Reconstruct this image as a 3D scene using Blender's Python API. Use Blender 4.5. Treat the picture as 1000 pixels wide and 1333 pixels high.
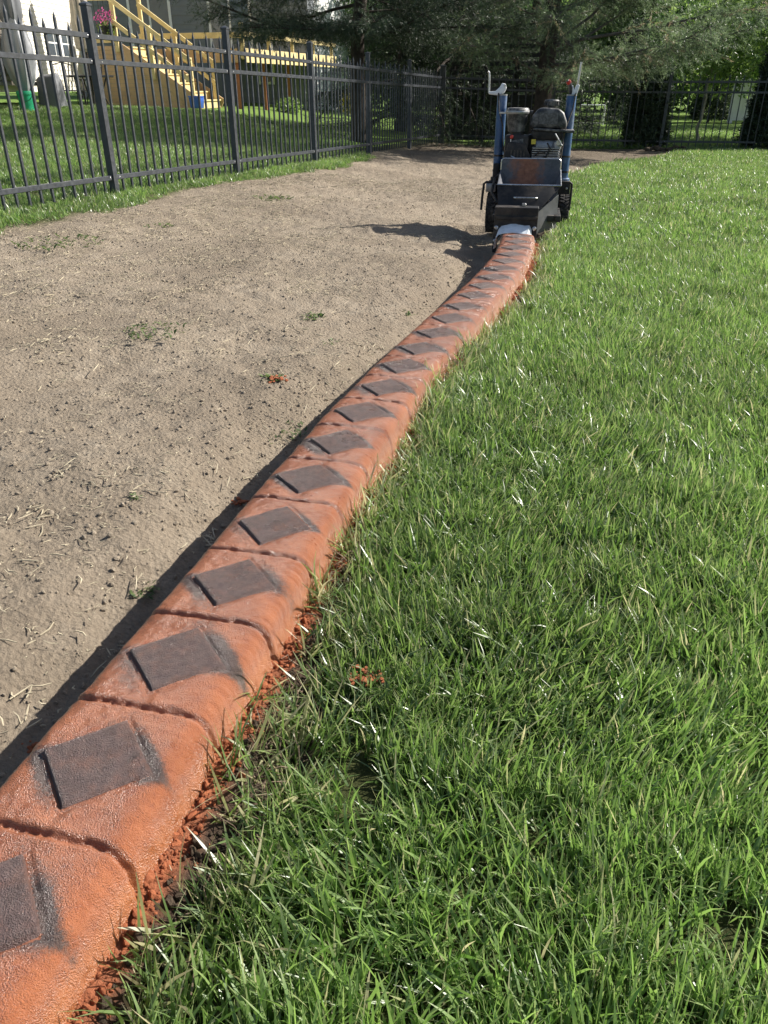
import bpy, bmesh, math, random
import numpy as np
from mathutils import Vector, Matrix
R = math.radians
random.seed(7); rng = np.random.default_rng(7)
scene = bpy.context.scene
for o in list(bpy.data.objects): bpy.data.objects.remove(o)
COL = scene.collection

# ------------------------------------------------------------------ camera, sky, sun, exposure
PITCH = 29.0
cam_d = bpy.data.cameras.new('camera'); cam = bpy.data.objects.new('camera', cam_d); COL.objects.link(cam)
cam.location = (0, 0, 0); cam.rotation_euler = (R(90 - PITCH), 0, 0)
cam_d.sensor_fit = 'VERTICAL'; cam_d.sensor_height = 36; cam_d.lens = 36 * 1000 / 1333
cam_d.clip_start = 0.05; cam_d.clip_end = 2000
scene.camera = cam
SUN_AZ, SUN_EL = 21.0, 36.0          # azimuth from +X towards +Y
world = bpy.data.worlds.new('World'); scene.world = world; world.use_nodes = True
wn = world.node_tree; bgn = wn.nodes['Background']
sky = wn.nodes.new('ShaderNodeTexSky'); sky.sky_type = 'NISHITA'; sky.sun_disc = False
sky.sun_elevation = R(SUN_EL); sky.sun_rotation = R(90 - SUN_AZ); sky.air_density = 1.0; sky.dust_density = 1.5
wn.links.new(sky.outputs[0], bgn.inputs[0]); bgn.inputs[1].default_value = 0.075
sl = bpy.data.lights.new('sun', 'SUN'); sl.energy = 5.0; sl.angle = R(0.53); sl.color = (1.0, 0.95, 0.87)
so = bpy.data.objects.new('sun', sl); COL.objects.link(so)
sd = Vector((math.cos(R(SUN_AZ)) * math.cos(R(SUN_EL)), math.sin(R(SUN_AZ)) * math.cos(R(SUN_EL)), math.sin(R(SUN_EL))))
so.rotation_euler = sd.to_track_quat('Z', 'Y').to_euler(); so.location = (8, 4, 12)
vs = scene.view_settings; vs.view_transform = 'Standard'; vs.look = 'None'; vs.gamma = 1; vs.use_curve_mapping = False
vs.exposure = 0.90
scene.render.engine = 'CYCLES'
scene.cycles.max_bounces = 6; scene.cycles.transparent_max_bounces = 4

# ------------------------------------------------------------------ helpers
def hash2(ix, iy, s):
    n = (ix * 374761393 + iy * 668265263 + s * 974634777) & 0xffffffff
    n = ((n ^ (n >> 13)) * 1274126177) & 0xffffffff
    return ((n ^ (n >> 16)) & 0xffff) / 65535.0
def vnoise(x, y, s=0):
    x = np.asarray(x, float); y = np.asarray(y, float)
    ix = np.floor(x).astype(np.int64); iy = np.floor(y).astype(np.int64)
    fx = x - ix; fy = y - iy; fx = fx * fx * (3 - 2 * fx); fy = fy * fy * (3 - 2 * fy)
    a = hash2(ix, iy, s); b = hash2(ix + 1, iy, s); c = hash2(ix, iy + 1, s); d = hash2(ix + 1, iy + 1, s)
    return (a * (1 - fx) + b * fx) * (1 - fy) + (c * (1 - fx) + d * fx) * fy
def fbm(x, y, s=0, o=4):
    t = 0; a = 1; n = 0
    for i in range(o):
        t = t + a * vnoise(x * 2 ** i + 17.3 * i, y * 2 ** i - 9.1 * i, s + i); n += a; a *= .5
    return t / n
def sstep(a, b, x):
    t = np.clip((x - a) / (b - a), 0, 1); return t * t * (3 - 2 * t)

EDGE_Y = np.array([-3, 0, .437, .618, .843, 1.093, 1.431, 2.146, 2.835, 3.825, 4.954, 5.9, 7.4, 9.8, 12.0, 13.0, 14.0, 15.3, 16])
EDGE_X = np.array([-1.15, -.330, -.203, -.158, -.106, -.072, -.006, .160, .415, .770, 1.04, 1.25, 1.62, 2.2, 3.28, 4.25, 4.8, 5.3, 6])
CY = np.array([-.6, 0, .3, .67, .871, 1.076, 1.279, 1.464, 1.646, 1.842, 2.048, 2.226, 2.395, 2.595, 2.771, 3.007, 3.182, 3.392, 3.591, 3.792, 4.3, 4.79, 5.15, 5.5])
CX = np.array([-.70, -.535, -.452, -.352, -.299, -.257, -.204, -.161, -.112, -.069, -.016, .044, .104, .164, .218, .291, .354, .424, .490, .552, .690, .795, .850, .89])
_p = np.polyfit(CY, CX, 7)
def curb_x(y): return np.polyval(_p, np.asarray(y, float))
FX0, FK, FDY, FY1 = -4.2575, .33, 1.92, 6.5          # left fence line X = FX0 + FK*Y
def edge_x(y): return np.interp(y, EDGE_Y, EDGE_X)
BY = lambda x: 16.0 - .17 * (np.asarray(x, float) - 1.02)     # back fence line
def lawn_mask(x, y, jag=True):
    x = np.asarray(x, float); y = np.asarray(y, float)
    j = (fbm(x * 9, y * 9, 3, 3) - .5) * .07 if jag else 0
    far = np.minimum(1, .6 + y * .1)
    m = sstep(-.02, .02, x - edge_x(y) + j * far) * (y < BY(x))
    d = FX0 + FK * y - x + .33 + (fbm(x * 2.2, y * 2.2, 5, 3) - .5) * .5     # left strip + neighbour lawn
    m2 = sstep(-.08, .12, d) * sstep(16.6, 15.2, y + 0 * x) * (1 - .9 * sstep(10.5, 12.6, y) * sstep(-.9, -.2, x - (FX0 + FK * y)))
    m2 = np.maximum(m2, sstep(-.2, .2, FX0 + FK * y - x - .1))
    m3 = sstep(-.1, .25, y - BY(x)) * (x > 1)
    return np.maximum(np.maximum(m, m2), m3)
def base_z(x):
    x = np.asarray(x, float)
    return -.88 - .06 * np.where(x > 0, 2.2 * np.tanh(x / 2.2), 6.5 * np.tanh(x / 6.5))
def gz(x, y):
    x = np.asarray(x, float); y = np.asarray(y, float)
    z = base_z(x)
    m = lawn_mask(x, y)
    near = sstep(30, 12, y)
    z = z + (1 - m) * near * ((fbm(x * 1.7, y * 1.7, 11, 3) - .5) * .075 + (fbm(x * 11, y * 11, 21, 3) - .5) * .022 + (fbm(x * 45, y * 45, 31, 2) - .5) * .013)
    z = z + .20 * sstep(11, 17, y) * sstep(-1.5, -4, x)
    rx_ = (x + .95) * .8 + (y - 2.75) * .6; ry_ = -(x + .95) * .6 + (y - 2.75) * .8
    z = z + .035 * np.exp(-(rx_ / .55) ** 2 - (ry_ / .16) ** 2) - .022 * np.exp(-(rx_ / .6) ** 2 - ((ry_ + .26) / .12) ** 2)
    k = sstep(4.9, 5.4, y)
    up = (1 - k) * sstep(.0, .07, x - curb_x(np.minimum(y, 5.5))) + k * sstep(-.18, .04, x - edge_x(y))
    z = z + (.072 - .05 * sstep(7, 12.5, y)) * up * (y < BY(x)) * (1 - sstep(12, 15.5, y))
    main = (x > edge_x(y) - .02) & (y < 15.5)
    z = z + np.where(main, m * .004 + m * (fbm(x * 1.3, y * 1.3, 41, 2) - .5) * .03, 0)
    # shallow trench each side of the curb
    dc = x - curb_x(y)
    t = np.exp(-((dc - .195) / .035) ** 2) * .040 * (y < 5.4) * (1 - m * .5)
    t2 = np.exp(-((dc + .21) / .15) ** 2) * .062 * (y < 6.2)
    return z - t - t2
def gzf(x, y): return float(gz(np.array([x]), np.array([y]))[0])

def new_mat(name): 
    m = bpy.data.materials.new(name); m.use_nodes = True
    nt = m.node_tree; b = nt.nodes['Principled BSDF']; return m, nt, b
def N(nt, t, **kw):
    n = nt.nodes.new(t)
    for k, v in kw.items():
        if k in n.inputs.keys() if hasattr(n.inputs, 'keys') else False: n.inputs[k].default_value = v
        else: setattr(n, k, v)
    return n
def noise(nt, scale, detail=4, rough=.55, coord=None, dist=0):
    n = nt.nodes.new('ShaderNodeTexNoise'); n.inputs['Scale'].default_value = scale; n.inputs['Detail'].default_value = detail
    n.inputs['Roughness'].default_value = rough; n.inputs['Distortion'].default_value = dist
    if coord is not None: nt.links.new(coord, n.inputs['Vector'])
    return n.outputs['Fac']
def ramp(nt, fac, stops):
    n = nt.nodes.new('ShaderNodeValToRGB'); e = n.color_ramp.elements
    while len(e) < len(stops): e.new(.5)
    for i, (p, c) in enumerate(stops):
        e[i].position = p; e[i].color = (c[0], c[1], c[2], 1) if not isinstance(c, (int, float)) else (c, c, c, 1)
    nt.links.new(fac, n.inputs[0]); return n.outputs[0]
def mixc(nt, fac, a, b, mode='MIX'):
    n = nt.nodes.new('ShaderNodeMix'); n.data_type = 'RGBA'; n.blend_type = mode
    for s, v in ((0, fac), (6, a), (7, b)):
        if hasattr(v, 'links') or isinstance(v, bpy.types.NodeSocket): nt.links.new(v, n.inputs[s])
        else: n.inputs[s].default_value = v if s == 0 else (v[0], v[1], v[2], 1)
    return n.outputs[2]
def math_n(nt, op, a, b=None, clamp=False):
    n = nt.nodes.new('ShaderNodeMath'); n.operation = op; n.use_clamp = clamp
    for i, v in enumerate((a, b)):
        if v is None: continue
        if isinstance(v, bpy.types.NodeSocket): nt.links.new(v, n.inputs[i])
        else: n.inputs[i].default_value = v
    return n.outputs[0]
def attr(nt, name):
    n = nt.nodes.new('ShaderNodeAttribute'); n.attribute_name = name; return n.outputs['Fac']
def bump(nt, b, h, strength, dist):
    n = nt.nodes.new('ShaderNodeBump'); n.inputs['Strength'].default_value = strength; n.inputs['Distance'].default_value = dist
    nt.links.new(h, n.inputs['Height']); nt.links.new(n.outputs[0], b.inputs['Normal']); return n
def gpos(nt): return nt.nodes.new('ShaderNodeNewGeometry').outputs['Position']
def ocoord(nt): return nt.nodes.new('ShaderNodeTexCoord').outputs['Object']
MATS = {}
def simple(name, col, rough=.6, metal=0, var=.25, scale=12, bmp=0, bscale=60, spec=.5, dust=None):
    m, nt, b = new_mat(name); c = ocoord(nt)
    f = noise(nt, scale, 5, .6, c)
    lo = [max(0, k * (1 - var)) for k in col]; hi = [min(1, k * (1 + var)) for k in col]
    out = ramp(nt, f, [(.3, lo), (.7, hi)])
    if dust:
        d = ramp(nt, noise(nt, scale * .7, 6, .7, c), [(.45, 0), (.75, dust[3])])
        out = mixc(nt, d, out, dust[:3])
    nt.links.new(out, b.inputs['Base Color'])
    r2 = ramp(nt, noise(nt, scale * 2, 4, .6, c), [(.3, max(.05, rough - .1)), (.7, min(1, rough + .12))])
    nt.links.new(r2, b.inputs['Roughness']); b.inputs['Metallic'].default_value = metal
    b.inputs['Specular IOR Level'].default_value = spec
    if bmp: bump(nt, b, noise(nt, bscale, 4, .6, c), bmp, .01)
    MATS[name] = m; return m

def mesh_np(name, V, F, mat=None, smooth=False, attrs=None, sharp=None):
    """F: list of int arrays (k, n) with n-gons."""
    me = bpy.data.meshes.new(name)
    V = np.asarray(V, np.float32); me.vertices.add(len(V)); me.vertices.foreach_set('co', V.ravel())
    F = [np.asarray(f, np.int32) for f in F if len(f)]
    nl = sum(f.size for f in F); nf = sum(len(f) for f in F)
    me.loops.add(nl); me.polygons.add(nf)
    me.loops.foreach_set('vertex_index', np.concatenate([f.ravel() for f in F]))
    tot = np.concatenate([np.full(len(f), f.shape[1], np.int32) for f in F])
    st = np.concatenate([[0], np.cumsum(tot)[:-1]]).astype(np.int32)
    me.polygons.foreach_set('loop_start', st)
    try: me.polygons.foreach_set('loop_total', tot)
    except Exception: pass
    if smooth: me.polygons.foreach_set('use_smooth', np.ones(nf, bool))
    me.update(calc_edges=True)
    for k, a in (attrs or {}).items():
        at = me.attributes.new(k, 'FLOAT', 'POINT'); at.data.foreach_set('value', np.asarray(a, np.float32))
    if sharp: me.set_sharp_from_angle(angle=R(sharp))
    if mat: me.materials.append(mat)
    return me
def link(name, me, parent=None, loc=(0, 0, 0), rot=(0, 0, 0)):
    o = bpy.data.objects.new(name, me); COL.objects.link(o); o.location = loc; o.rotation_euler = rot
    if parent: o.parent = parent
    return o
def tag(o, label=None, cat=None, group=None, kind=None):
    if label: o['label'] = label
    if cat: o['category'] = cat
    if group: o['group'] = group
    if kind: o['kind'] = kind
    return o
def thing(name, label, cat, loc=(0, 0, 0), rz=0, group=None):
    return tag(link(name, None, None, loc, (0, 0, rz)), label, cat, group)
class MB:
    def __init__(s): s.v = []; s.f = []
    def add(s, vs, fs):
        k = len(s.v); s.v += [tuple(q) for q in vs]; s.f += [[i + k for i in f] for f in fs]; return s
    def box(s, x0, x1, y0, y1, z0, z1, M=None):
        vs = [Vector((x, y, z)) for z in (z0, z1) for y in (y0, y1) for x in (x0, x1)]
        if M: vs = [M @ q for q in vs]
        return s.add(vs, [[0, 2, 3, 1], [4, 5, 7, 6], [0, 1, 5, 4], [2, 6, 7, 3], [0, 4, 6, 2], [1, 3, 7, 5]])
    def beam(s, a, b, w, h, up=(0, 0, 1)):
        a = Vector(a); b = Vector(b); d = (b - a); L = d.length; d.normalize()
        x = d.cross(Vector(up)); x.normalize(); z = x.cross(d)
        M = Matrix((x, d, z)).transposed().to_4x4(); M.translation = a
        return s.box(-w / 2, w / 2, 0, L, -h / 2, h / 2, M)
    def tube(s, pts, r, n=10, cap=True):
        pts = [Vector(p) for p in pts]; rs = r if isinstance(r, (list, tuple)) else [r] * len(pts)
        k = len(s.v); ref = None
        for i, p in enumerate(pts):
            t = (pts[min(i + 1, len(pts) - 1)] - pts[max(i - 1, 0)]).normalized()
            if ref is None: ref = t.orthogonal().normalized()
            u = (ref - t * ref.dot(t)); u = u.normalized() if u.length > 1e-6 else t.orthogonal().normalized(); ref = u
            w = t.cross(u)
            for j in range(n):
                a = 2 * math.pi * j / n; s.v.append(tuple(p + (u * math.cos(a) + w * math.sin(a)) * rs[i]))
        for i in range(len(pts) - 1):
            for j in range(n):
                a = k + i * n + j; b = k + i * n + (j + 1) % n; s.f.append([a, b, b + n, a + n])
        if cap:
            s.f.append([k + j for j in range(n)][::-1]); s.f.append([k + (len(pts) - 1) * n + j for j in range(n)])
        return s
    def lathe(s, prof, c=(0, 0, 0), n=24, axis='z', sx=1, sy=1):
        k = len(s.v)
        for r, h in prof:
            for j in range(n):
                a = 2 * math.pi * j / n; p = (r * math.cos(a) * sx, r * math.sin(a) * sy, h)
                if axis == 'x': p = (p[2], p[0], p[1])
                if axis == 'y': p = (p[0], p[2], p[1])
                s.v.append((p[0] + c[0], p[1] + c[1], p[2] + c[2]))
        for i in range(len(prof) - 1):
            for j in range(n):
                a = k + i * n + j; b = k + i * n + (j + 1) % n; s.f.append([a, b, b + n, a + n])
        s.f.append([k + j for j in range(n)][::-1]); s.f.append([k + (len(prof) - 1) * n + j for j in range(n)]); return s
    def prism(s, poly, h, M=None):
        """poly in xy, extruded 0..h in z, then M"""
        n = len(poly); vs = [Vector((x, y, 0)) for x, y in poly] + [Vector((x, y, h)) for x, y in poly]
        if M: vs = [M @ q for q in vs]
        return s.add(vs, [list(range(n))[::-1], list(range(n, 2 * n))] + [[i, (i + 1) % n, n + (i + 1) % n, n + i] for i in range(n)])
    def mesh(s, name, mat, bev=0, seg=2, smooth=True, angle=35):
        me = bpy.data.meshes.new(name); me.from_pydata(s.v, [], s.f); bm = bmesh.new(); bm.from_mesh(me)
        bmesh.ops.recalc_face_normals(bm, faces=bm.faces)
        if bev:
            es = [e for e in bm.edges if len(e.link_faces) == 2 and e.calc_face_angle(0) > R(30)]
            bmesh.ops.bevel(bm, geom=es, offset=bev, segments=seg, profile=.5, affect='EDGES', clamp_overlap=True)
        bm.to_mesh(me); bm.free()
        if smooth: me.polygons.foreach_set('use_smooth', np.ones(len(me.polygons), bool)); me.set_sharp_from_angle(angle=R(angle))
        me.materials.append(mat); me.update(); return me
    def build(s, name, mat, parent=None, bev=0, seg=2, smooth=True, angle=35, loc=(0, 0, 0), rot=(0, 0, 0)):
        return link(name, s.mesh(name, mat, bev, seg, smooth, angle), parent, loc, rot)
def at(px, py, Y):
    """world point seen at a photograph pixel, at a given depth (used while laying out)"""
    p = R(PITCH); v = 667 - py
    r = np.array([px - 500, 1000 * math.cos(p) + v * math.sin(p), -1000 * math.sin(p) + v * math.cos(p)])
    return Vector(r * (Y / r[1]))

def scatter(name, P, ROT, SCL, IDX, variants, label, cat):
    me = bpy.data.meshes.new(name); me.vertices.add(len(P)); me.vertices.foreach_set('co', np.asarray(P, np.float32).ravel())
    a = me.attributes.new('rot', 'FLOAT_VECTOR', 'POINT'); a.data.foreach_set('vector', np.asarray(ROT, np.float32).ravel())
    a = me.attributes.new('scl', 'FLOAT', 'POINT'); a.data.foreach_set('value', np.asarray(SCL, np.float32))
    a = me.attributes.new('idx', 'INT', 'POINT'); a.data.foreach_set('value', np.asarray(IDX, np.int32))
    o = link(name, me); tag(o, label, cat, kind='stuff')
    g = bpy.data.node_groups.new(name, 'GeometryNodeTree')
    g.interface.new_socket('Geometry', in_out='INPUT', socket_type='NodeSocketGeometry')
    g.interface.new_socket('Geometry', in_out='OUTPUT', socket_type='NodeSocketGeometry')
    gi = g.nodes.new('NodeGroupInput'); go = g.nodes.new('NodeGroupOutput')
    iop = g.nodes.new('GeometryNodeInstanceOnPoints'); gti = g.nodes.new('GeometryNodeGeometryToInstance')
    for v in variants[::-1]:
        oi = g.nodes.new('GeometryNodeObjectInfo'); oi.inputs['Object'].default_value = v; oi.transform_space = 'ORIGINAL'
        g.links.new(oi.outputs['Geometry'], gti.inputs[0])
    def na(nm, ty):
        n = g.nodes.new('GeometryNodeInputNamedAttribute'); n.data_type = ty; n.inputs['Name'].default_value = nm; return n.outputs[0]
    g.links.new(gi.outputs[0], iop.inputs['Points']); g.links.new(gti.outputs[0], iop.inputs['Instance'])
    iop.inputs['Pick Instance'].default_value = True
    g.links.new(na('idx', 'INT'), iop.inputs['Instance Index'])
    e2r = g.nodes.new('FunctionNodeEulerToRotation'); g.links.new(na('rot', 'FLOAT_VECTOR'), e2r.inputs[0])
    g.links.new(e2r.outputs[0], iop.inputs['Rotation']); g.links.new(na('scl', 'FLOAT'), iop.inputs['Scale'])
    g.links.new(iop.outputs[0], go.inputs[0])
    o.modifiers.new('scatter', 'NODES').node_group = g
    return o
def variant(name, me): return bpy.data.objects.new(name, me)     # not linked: only a source for scatter

# ------------------------------------------------------------------ materials
def mat_ground():
    m, nt, b = new_mat('ground'); c = gpos(nt)
    big = noise(nt, 1.6, 4, .6, c); mid = noise(nt, 14, 5, .65, c); fine = noise(nt, 120, 4, .7, c)
    s1 = ramp(nt, mid, [(.25, (.235, .190, .140)), (.55, (.315, .262, .198)), (.8, (.395, .338, .262))])
    s2 = mixc(nt, ramp(nt, big, [(.38, 0), (.66, .75)]), s1, (.225, .182, .135))
    s2 = mixc(nt, ramp(nt, noise(nt, .8, 5, .7, c), [(.48, 0), (.62, .5)]), s2, (.20, .165, .122))
    s3 = mixc(nt, ramp(nt, fine, [(.35, .35), (.6, 0)]), s2, (.13, .10, .072))
    th = ramp(nt, noise(nt, 30, 4, .6, c), [(.3, (.035, .042, .015)), (.7, (.085, .095, .034))])
    far = ramp(nt, noise(nt, .7, 4, .6, c), [(.3, (.10, .18, .03)), (.7, (.16, .255, .05))])
    far = mixc(nt, ramp(nt, noise(nt, 25, 4, .7, c), [(.3, 0), (.7, .5)]), far, (.20, .28, .07))
    lawncol = mixc(nt, attr(nt, 'far'), th, far)
    o1 = mixc(nt, attr(nt, 'lawn'), s3, lawncol)
    clay = ramp(nt, noise(nt, 60, 4, .6, c), [(.3, (.20, .065, .03)), (.7, (.42, .15, .075))])
    o2 = mixc(nt, attr(nt, 'clay'), o1, clay)
    o3 = mixc(nt, math_n(nt, 'MULTIPLY', attr(nt, 'earth_shade'), .92), o2, (.055, .040, .029))
    nt.links.new(o3, b.inputs['Base Color']); b.inputs['Roughness'].default_value = .95; b.inputs['Specular IOR Level'].default_value = .15
    vor = nt.nodes.new('ShaderNodeTexVoronoi'); vor.inputs['Scale'].default_value = 90; nt.links.new(c, vor.inputs['Vector'])
    h = math_n(nt, 'ADD', math_n(nt, 'MULTIPLY', noise(nt, 70, 6, .75, c), 1.2), math_n(nt, 'MULTIPLY', vor.outputs['Distance'], .5))
    bump(nt, b, h, .9, .012); return m
def mat_curb(dark):
    m, nt, b = new_mat('stamped_charcoal' if dark else 'terracotta_concrete'); c = gpos(nt)
    f1 = noise(nt, 18, 5, .6, c); f2 = noise(nt, 90, 4, .7, c); f3 = noise(nt, 420, 3, .6, c)
    org = ramp(nt, f1, [(.3, (.230, .073, .032)), (.7, (.355, .124, .054))])
    org = mixc(nt, ramp(nt, f2, [(.30, .65), (.44, 0)]), org, (.16, .045, .024))
    org = mixc(nt, ramp(nt, noise(nt, 5, 5, .65, c), [(.42, 0), (.75, .45)]), org, (.20, .068, .034))
    vo = nt.nodes.new('ShaderNodeTexVoronoi'); vo.inputs['Scale'].default_value = 160; nt.links.new(c, vo.inputs['Vector'])
    pin = math_n(nt, 'MULTIPLY', ramp(nt, vo.outputs['Distance'], [(.10, 1), (.22, 0)]), ramp(nt, noise(nt, 30, 3, .6, c), [(.5, 0), (.62, .8)]))
    org = mixc(nt, pin, org, (.07, .025, .015))
    org = mixc(nt, ramp(nt, f2, [(.60, 0), (.8, .35)]), org, (.50, .215, .10))
    sd_ = attr(nt, 'side'); org = mixc(nt, math_n(nt, 'MULTIPLY', sd_, .85), org, ramp(nt, f1, [(.3, (.30, .098, .034)), (.7, (.385, .138, .048))]))
    ch = ramp(nt, f2, [(.3, (.078, .050, .045)), (.7, (.185, .120, .108))])
    ch = mixc(nt, ramp(nt, noise(nt, 32, 5, .7, c), [(.48, 0), (.76, .55)]), ch, (.28, .12, .07))
    if dark: col = ch
    else:
        ch2 = ramp(nt, f2, [(.3, (.022, .018, .017)), (.7, (.075, .056, .050))])
        pig = math_n(nt, 'ADD', attr(nt, 'pig'), math_n(nt, 'MULTIPLY', math_n(nt, 'ADD', math_n(nt, 'SUBTRACT', noise(nt, 45, 5, .75, c), .5), math_n(nt, 'SUBTRACT', noise(nt, 260, 3, .7, c), .5)), 1.0))
        pig = math_n(nt, 'MULTIPLY', ramp(nt, pig, [(.16, 0), (.70, 1)]), .94)
        col = mixc(nt, pig, org, ch2)
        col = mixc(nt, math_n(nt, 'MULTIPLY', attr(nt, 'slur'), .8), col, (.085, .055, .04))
    nt.links.new(col, b.inputs['Base Color'])
    nt.links.new(ramp(nt, noise(nt, 9, 4, .6, c), [(.3, .22), (.7, .42)]), b.inputs['Roughness'])
    b.inputs['Specular IOR Level'].default_value = .55
    h = math_n(nt, 'ADD', math_n(nt, 'MULTIPLY', noise(nt, 520, 2, .5, c), 1.3), math_n(nt, 'ADD', math_n(nt, 'MULTIPLY', f2, .35), math_n(nt, 'MULTIPLY', noise(nt, 1000, 1, .5, c), 1.0)))
    bn = bump(nt, b, h, .9 if dark else .6, .005)
    b.inputs['Coat Weight'].default_value = .55 if dark else .35; b.inputs['Coat Roughness'].default_value = .16
    nt.links.new(bn.outputs[0], b.inputs['Coat Normal']); return m
def mat_leaf(name, lo, hi, trans=.35, rough=.45, scale=3.0, tip=None, spec=.4, posvar=True, tcol=None):
    m, nt, b = new_mat(name); c = gpos(nt)
    t = attr(nt, 'tint')
    col = ramp(nt, t, [(0, lo), (1, hi)])
    if posvar:
        p = ramp(nt, noise(nt, scale, 4, .6, c), [(.3, .72), (.7, 1.22)])
        col = mixc(nt, 1.0, col, p, 'MULTIPLY')
    if tip is not None: col = mixc(nt, attr(nt, 'dry'), col, tip)
    nt.links.new(col, b.inputs['Base Color']); b.inputs['Roughness'].default_value = rough; b.inputs['Specular IOR Level'].default_value = spec
    tr = nt.nodes.new('ShaderNodeBsdfTranslucent'); hs = nt.nodes.new('ShaderNodeHueSaturation'); hs.inputs['Saturation'].default_value = 1.15; hs.inputs['Value'].default_value = 1.5
    nt.links.new(col, hs.inputs['Color']); nt.links.new(hs.outputs[0], tr.inputs[0])
    mx = nt.nodes.new('ShaderNodeMixShader'); mx.inputs[0].default_value = trans
    nt.links.new(b.outputs[0], mx.inputs[1]); nt.links.new(tr.outputs[0], mx.inputs[2])
    nt.links.new(mx.outputs[0], nt.nodes['Material Output'].inputs[0]); return m
M_ground = mat_ground(); M_curb = mat_curb(False); M_dia = mat_curb(True)
M_grass = mat_leaf('grass_blade', (.058, .122, .027), (.240, .340, .116), .43, .37, 1.6, tip=(.46, .42, .26), spec=.95)
M_weed = mat_leaf('weed_leaf', (.05, .085, .025), (.14, .19, .07), .3, .5)
M_straw = simple('straw', (.40, .345, .24), .7, 0, .3, 30)
M_clod = simple('soil_clod', (.33, .275, .21), .95, 0, .5, 3, .6, 90, .1)
M_crumb = simple('terracotta_crumb', (.38, .125, .056), .8, 0, .35, 40, .6, 120, .25)
M_root = simple('dry_root', (.17, .12, .08), .8, 0, .3, 30)
M_needle = mat_leaf('needle', (.022, .040, .022), (.075, .105, .06), .18, .5, 1.2)
M_needle_grey = mat_leaf('needle_grey', (.070, .105, .060), (.22, .28, .155), .42, .38, 1.5, tip=(.30, .25, .17))
M_leaf_light = mat_leaf('leaf_light', (.10, .17, .05), (.28, .37, .13), .45, .35, 1.5)
M_leaf_dark = mat_leaf('leaf_dark', (.022, .05, .014), (.06, .105, .03), .3, .45, 1.5)
M_leaf_purple = mat_leaf('leaf_purple', (.022, .016, .024), (.055, .035, .045), .25, .4, 1.5)
M_leaf_yellow = mat_leaf('leaf_yellow', (.30, .28, .03), (.50, .44, .06), .3, .5, 3)
M_leaf_far = mat_leaf('leaf_far', (.05, .10, .035), (.12, .19, .065), .35, .5, .6)
M_pink = mat_leaf('petal_pink', (.45, .07, .25), (.65, .2, .42), .3, .5, 5)
M_bark = simple('bark', (.050, .041, .034), .9, 0, .4, 14, .8, 40, .2)
M_twig = simple('twig_grey', (.12, .108, .092), .85, 0, .35, 10, .4, 60, .2)
M_bark_pale = simple('bark_pale', (.42, .36, .28), .8, 0, .3, 10)
M_fence = simple('fence_powder_coat', (.036, .041, .050), .38, 0, .3, 25, .05, 200, .5, (.30, .29, .27, .10))
M_fence_cap = simple('fence_screw', (.55, .55, .55), .3, .9, .1)

# ------------------------------------------------------------------ ground sheet
def axis(segs):
    out = [segs[0][0]]
    for a, b, n in segs: out += list(a + (b - a) * (np.arange(1, n + 1) / n))
    return np.array(out)
gx = axis([(-120, -30, 8), (-30, -8, 12), (-8, -3, 36), (-3, -1, 70), (-1, 1.6, 215), (1.6, 3.5, 60), (3.5, 9, 46), (9, 30, 12), (30, 120, 8)])
gy = axis([(-30, -1, 8), (-1, .3, 25), (.3, 2, 140), (2, 4, 125), (4, 6.5, 110), (6.5, 10, 90), (10, 18, 80), (18, 30, 24), (30, 200, 20)])
GX, GY = np.meshgrid(gx, gy); X = GX.ravel(); Y = GY.ravel()
Zg = gz(X, Y); LM = lawn_mask(X, Y)
dc = X - curb_x(Y)
cl = sstep(.170, .135, dc) * sstep(-.05, .05, dc) * (Y < 5.6) * (.75 + .5 * fbm(X * 30, Y * 30, 61, 3)) * (1 - LM)
cl = np.maximum(cl, sstep(-.22, -.12, dc) * (dc < 0) * sstep(.56, .70, fbm(X * 14, Y * 7, 62, 3)) * (Y < 5.6)); cl = np.clip(cl, 0, 1)
earth_shade = np.clip(sstep(.125, .15, dc) * sstep(.42, .30, dc) * (Y < 5.6) * (1 - LM) + .5 * sstep(11.5, 14, Y) * (X > FX0 + FK * Y) * (1 - LM), 0, 1)  # dark trench earth; second term paints the trees' shade onto the rear bed
nx, ny = len(gx), len(gy)
i0 = (np.arange(ny - 1)[:, None] * nx + np.arange(nx - 1)[None, :]).ravel()
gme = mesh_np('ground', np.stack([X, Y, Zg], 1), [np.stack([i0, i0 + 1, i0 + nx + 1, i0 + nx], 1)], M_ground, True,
              {'lawn': LM, 'clay': cl, 'earth_shade': earth_shade, 'far': np.maximum(sstep(15, 21, Y), (Y > BY(X) - .1) * (X > 1.5)) + (FX0 + FK * Y - X > .5) * sstep(8, 14, Y)})
tag(link('ground', gme), kind='structure')

# ------------------------------------------------------------------ curb
M_end_y = 5.12
ys = np.linspace(-.55, M_end_y, 1200); xs = curb_x(ys)
ss = np.concatenate([[0], np.cumsum(np.hypot(np.diff(xs), np.diff(ys)))])
PER = .2065
s_first = np.interp(.670, ys, ss)
def path(s):
    y = np.interp(s, ss, ys); x = np.interp(s, ss, xs)
    y2 = np.interp(s + .01, ss, ys); x2 = np.interp(s + .01, ss, xs); y1 = np.interp(s - .01, ss, ys); x1 = np.interp(s - .01, ss, xs)
    tx, ty = x2 - x1, y2 - y1; l = np.hypot(tx, ty) + 1e-9
    return x, y, tx / l, ty / l
_hv = np.array([.0, .03, .058, .076, .088, .096, .1015, .1055, .109, .112, .115, .118])
_hh = np.array([.137, .1367, .1358, .1342, .1305, .1230, .110, .088, .06, .03, -.01, -.05])
PV = np.concatenate([-_hv[::-1], _hv[1:]]); PH = np.concatenate([_hh[::-1], _hh[1:]])
_d = np.concatenate([[0], np.cumsum(np.hypot(np.diff(PV), np.diff(PH)))])
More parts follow.
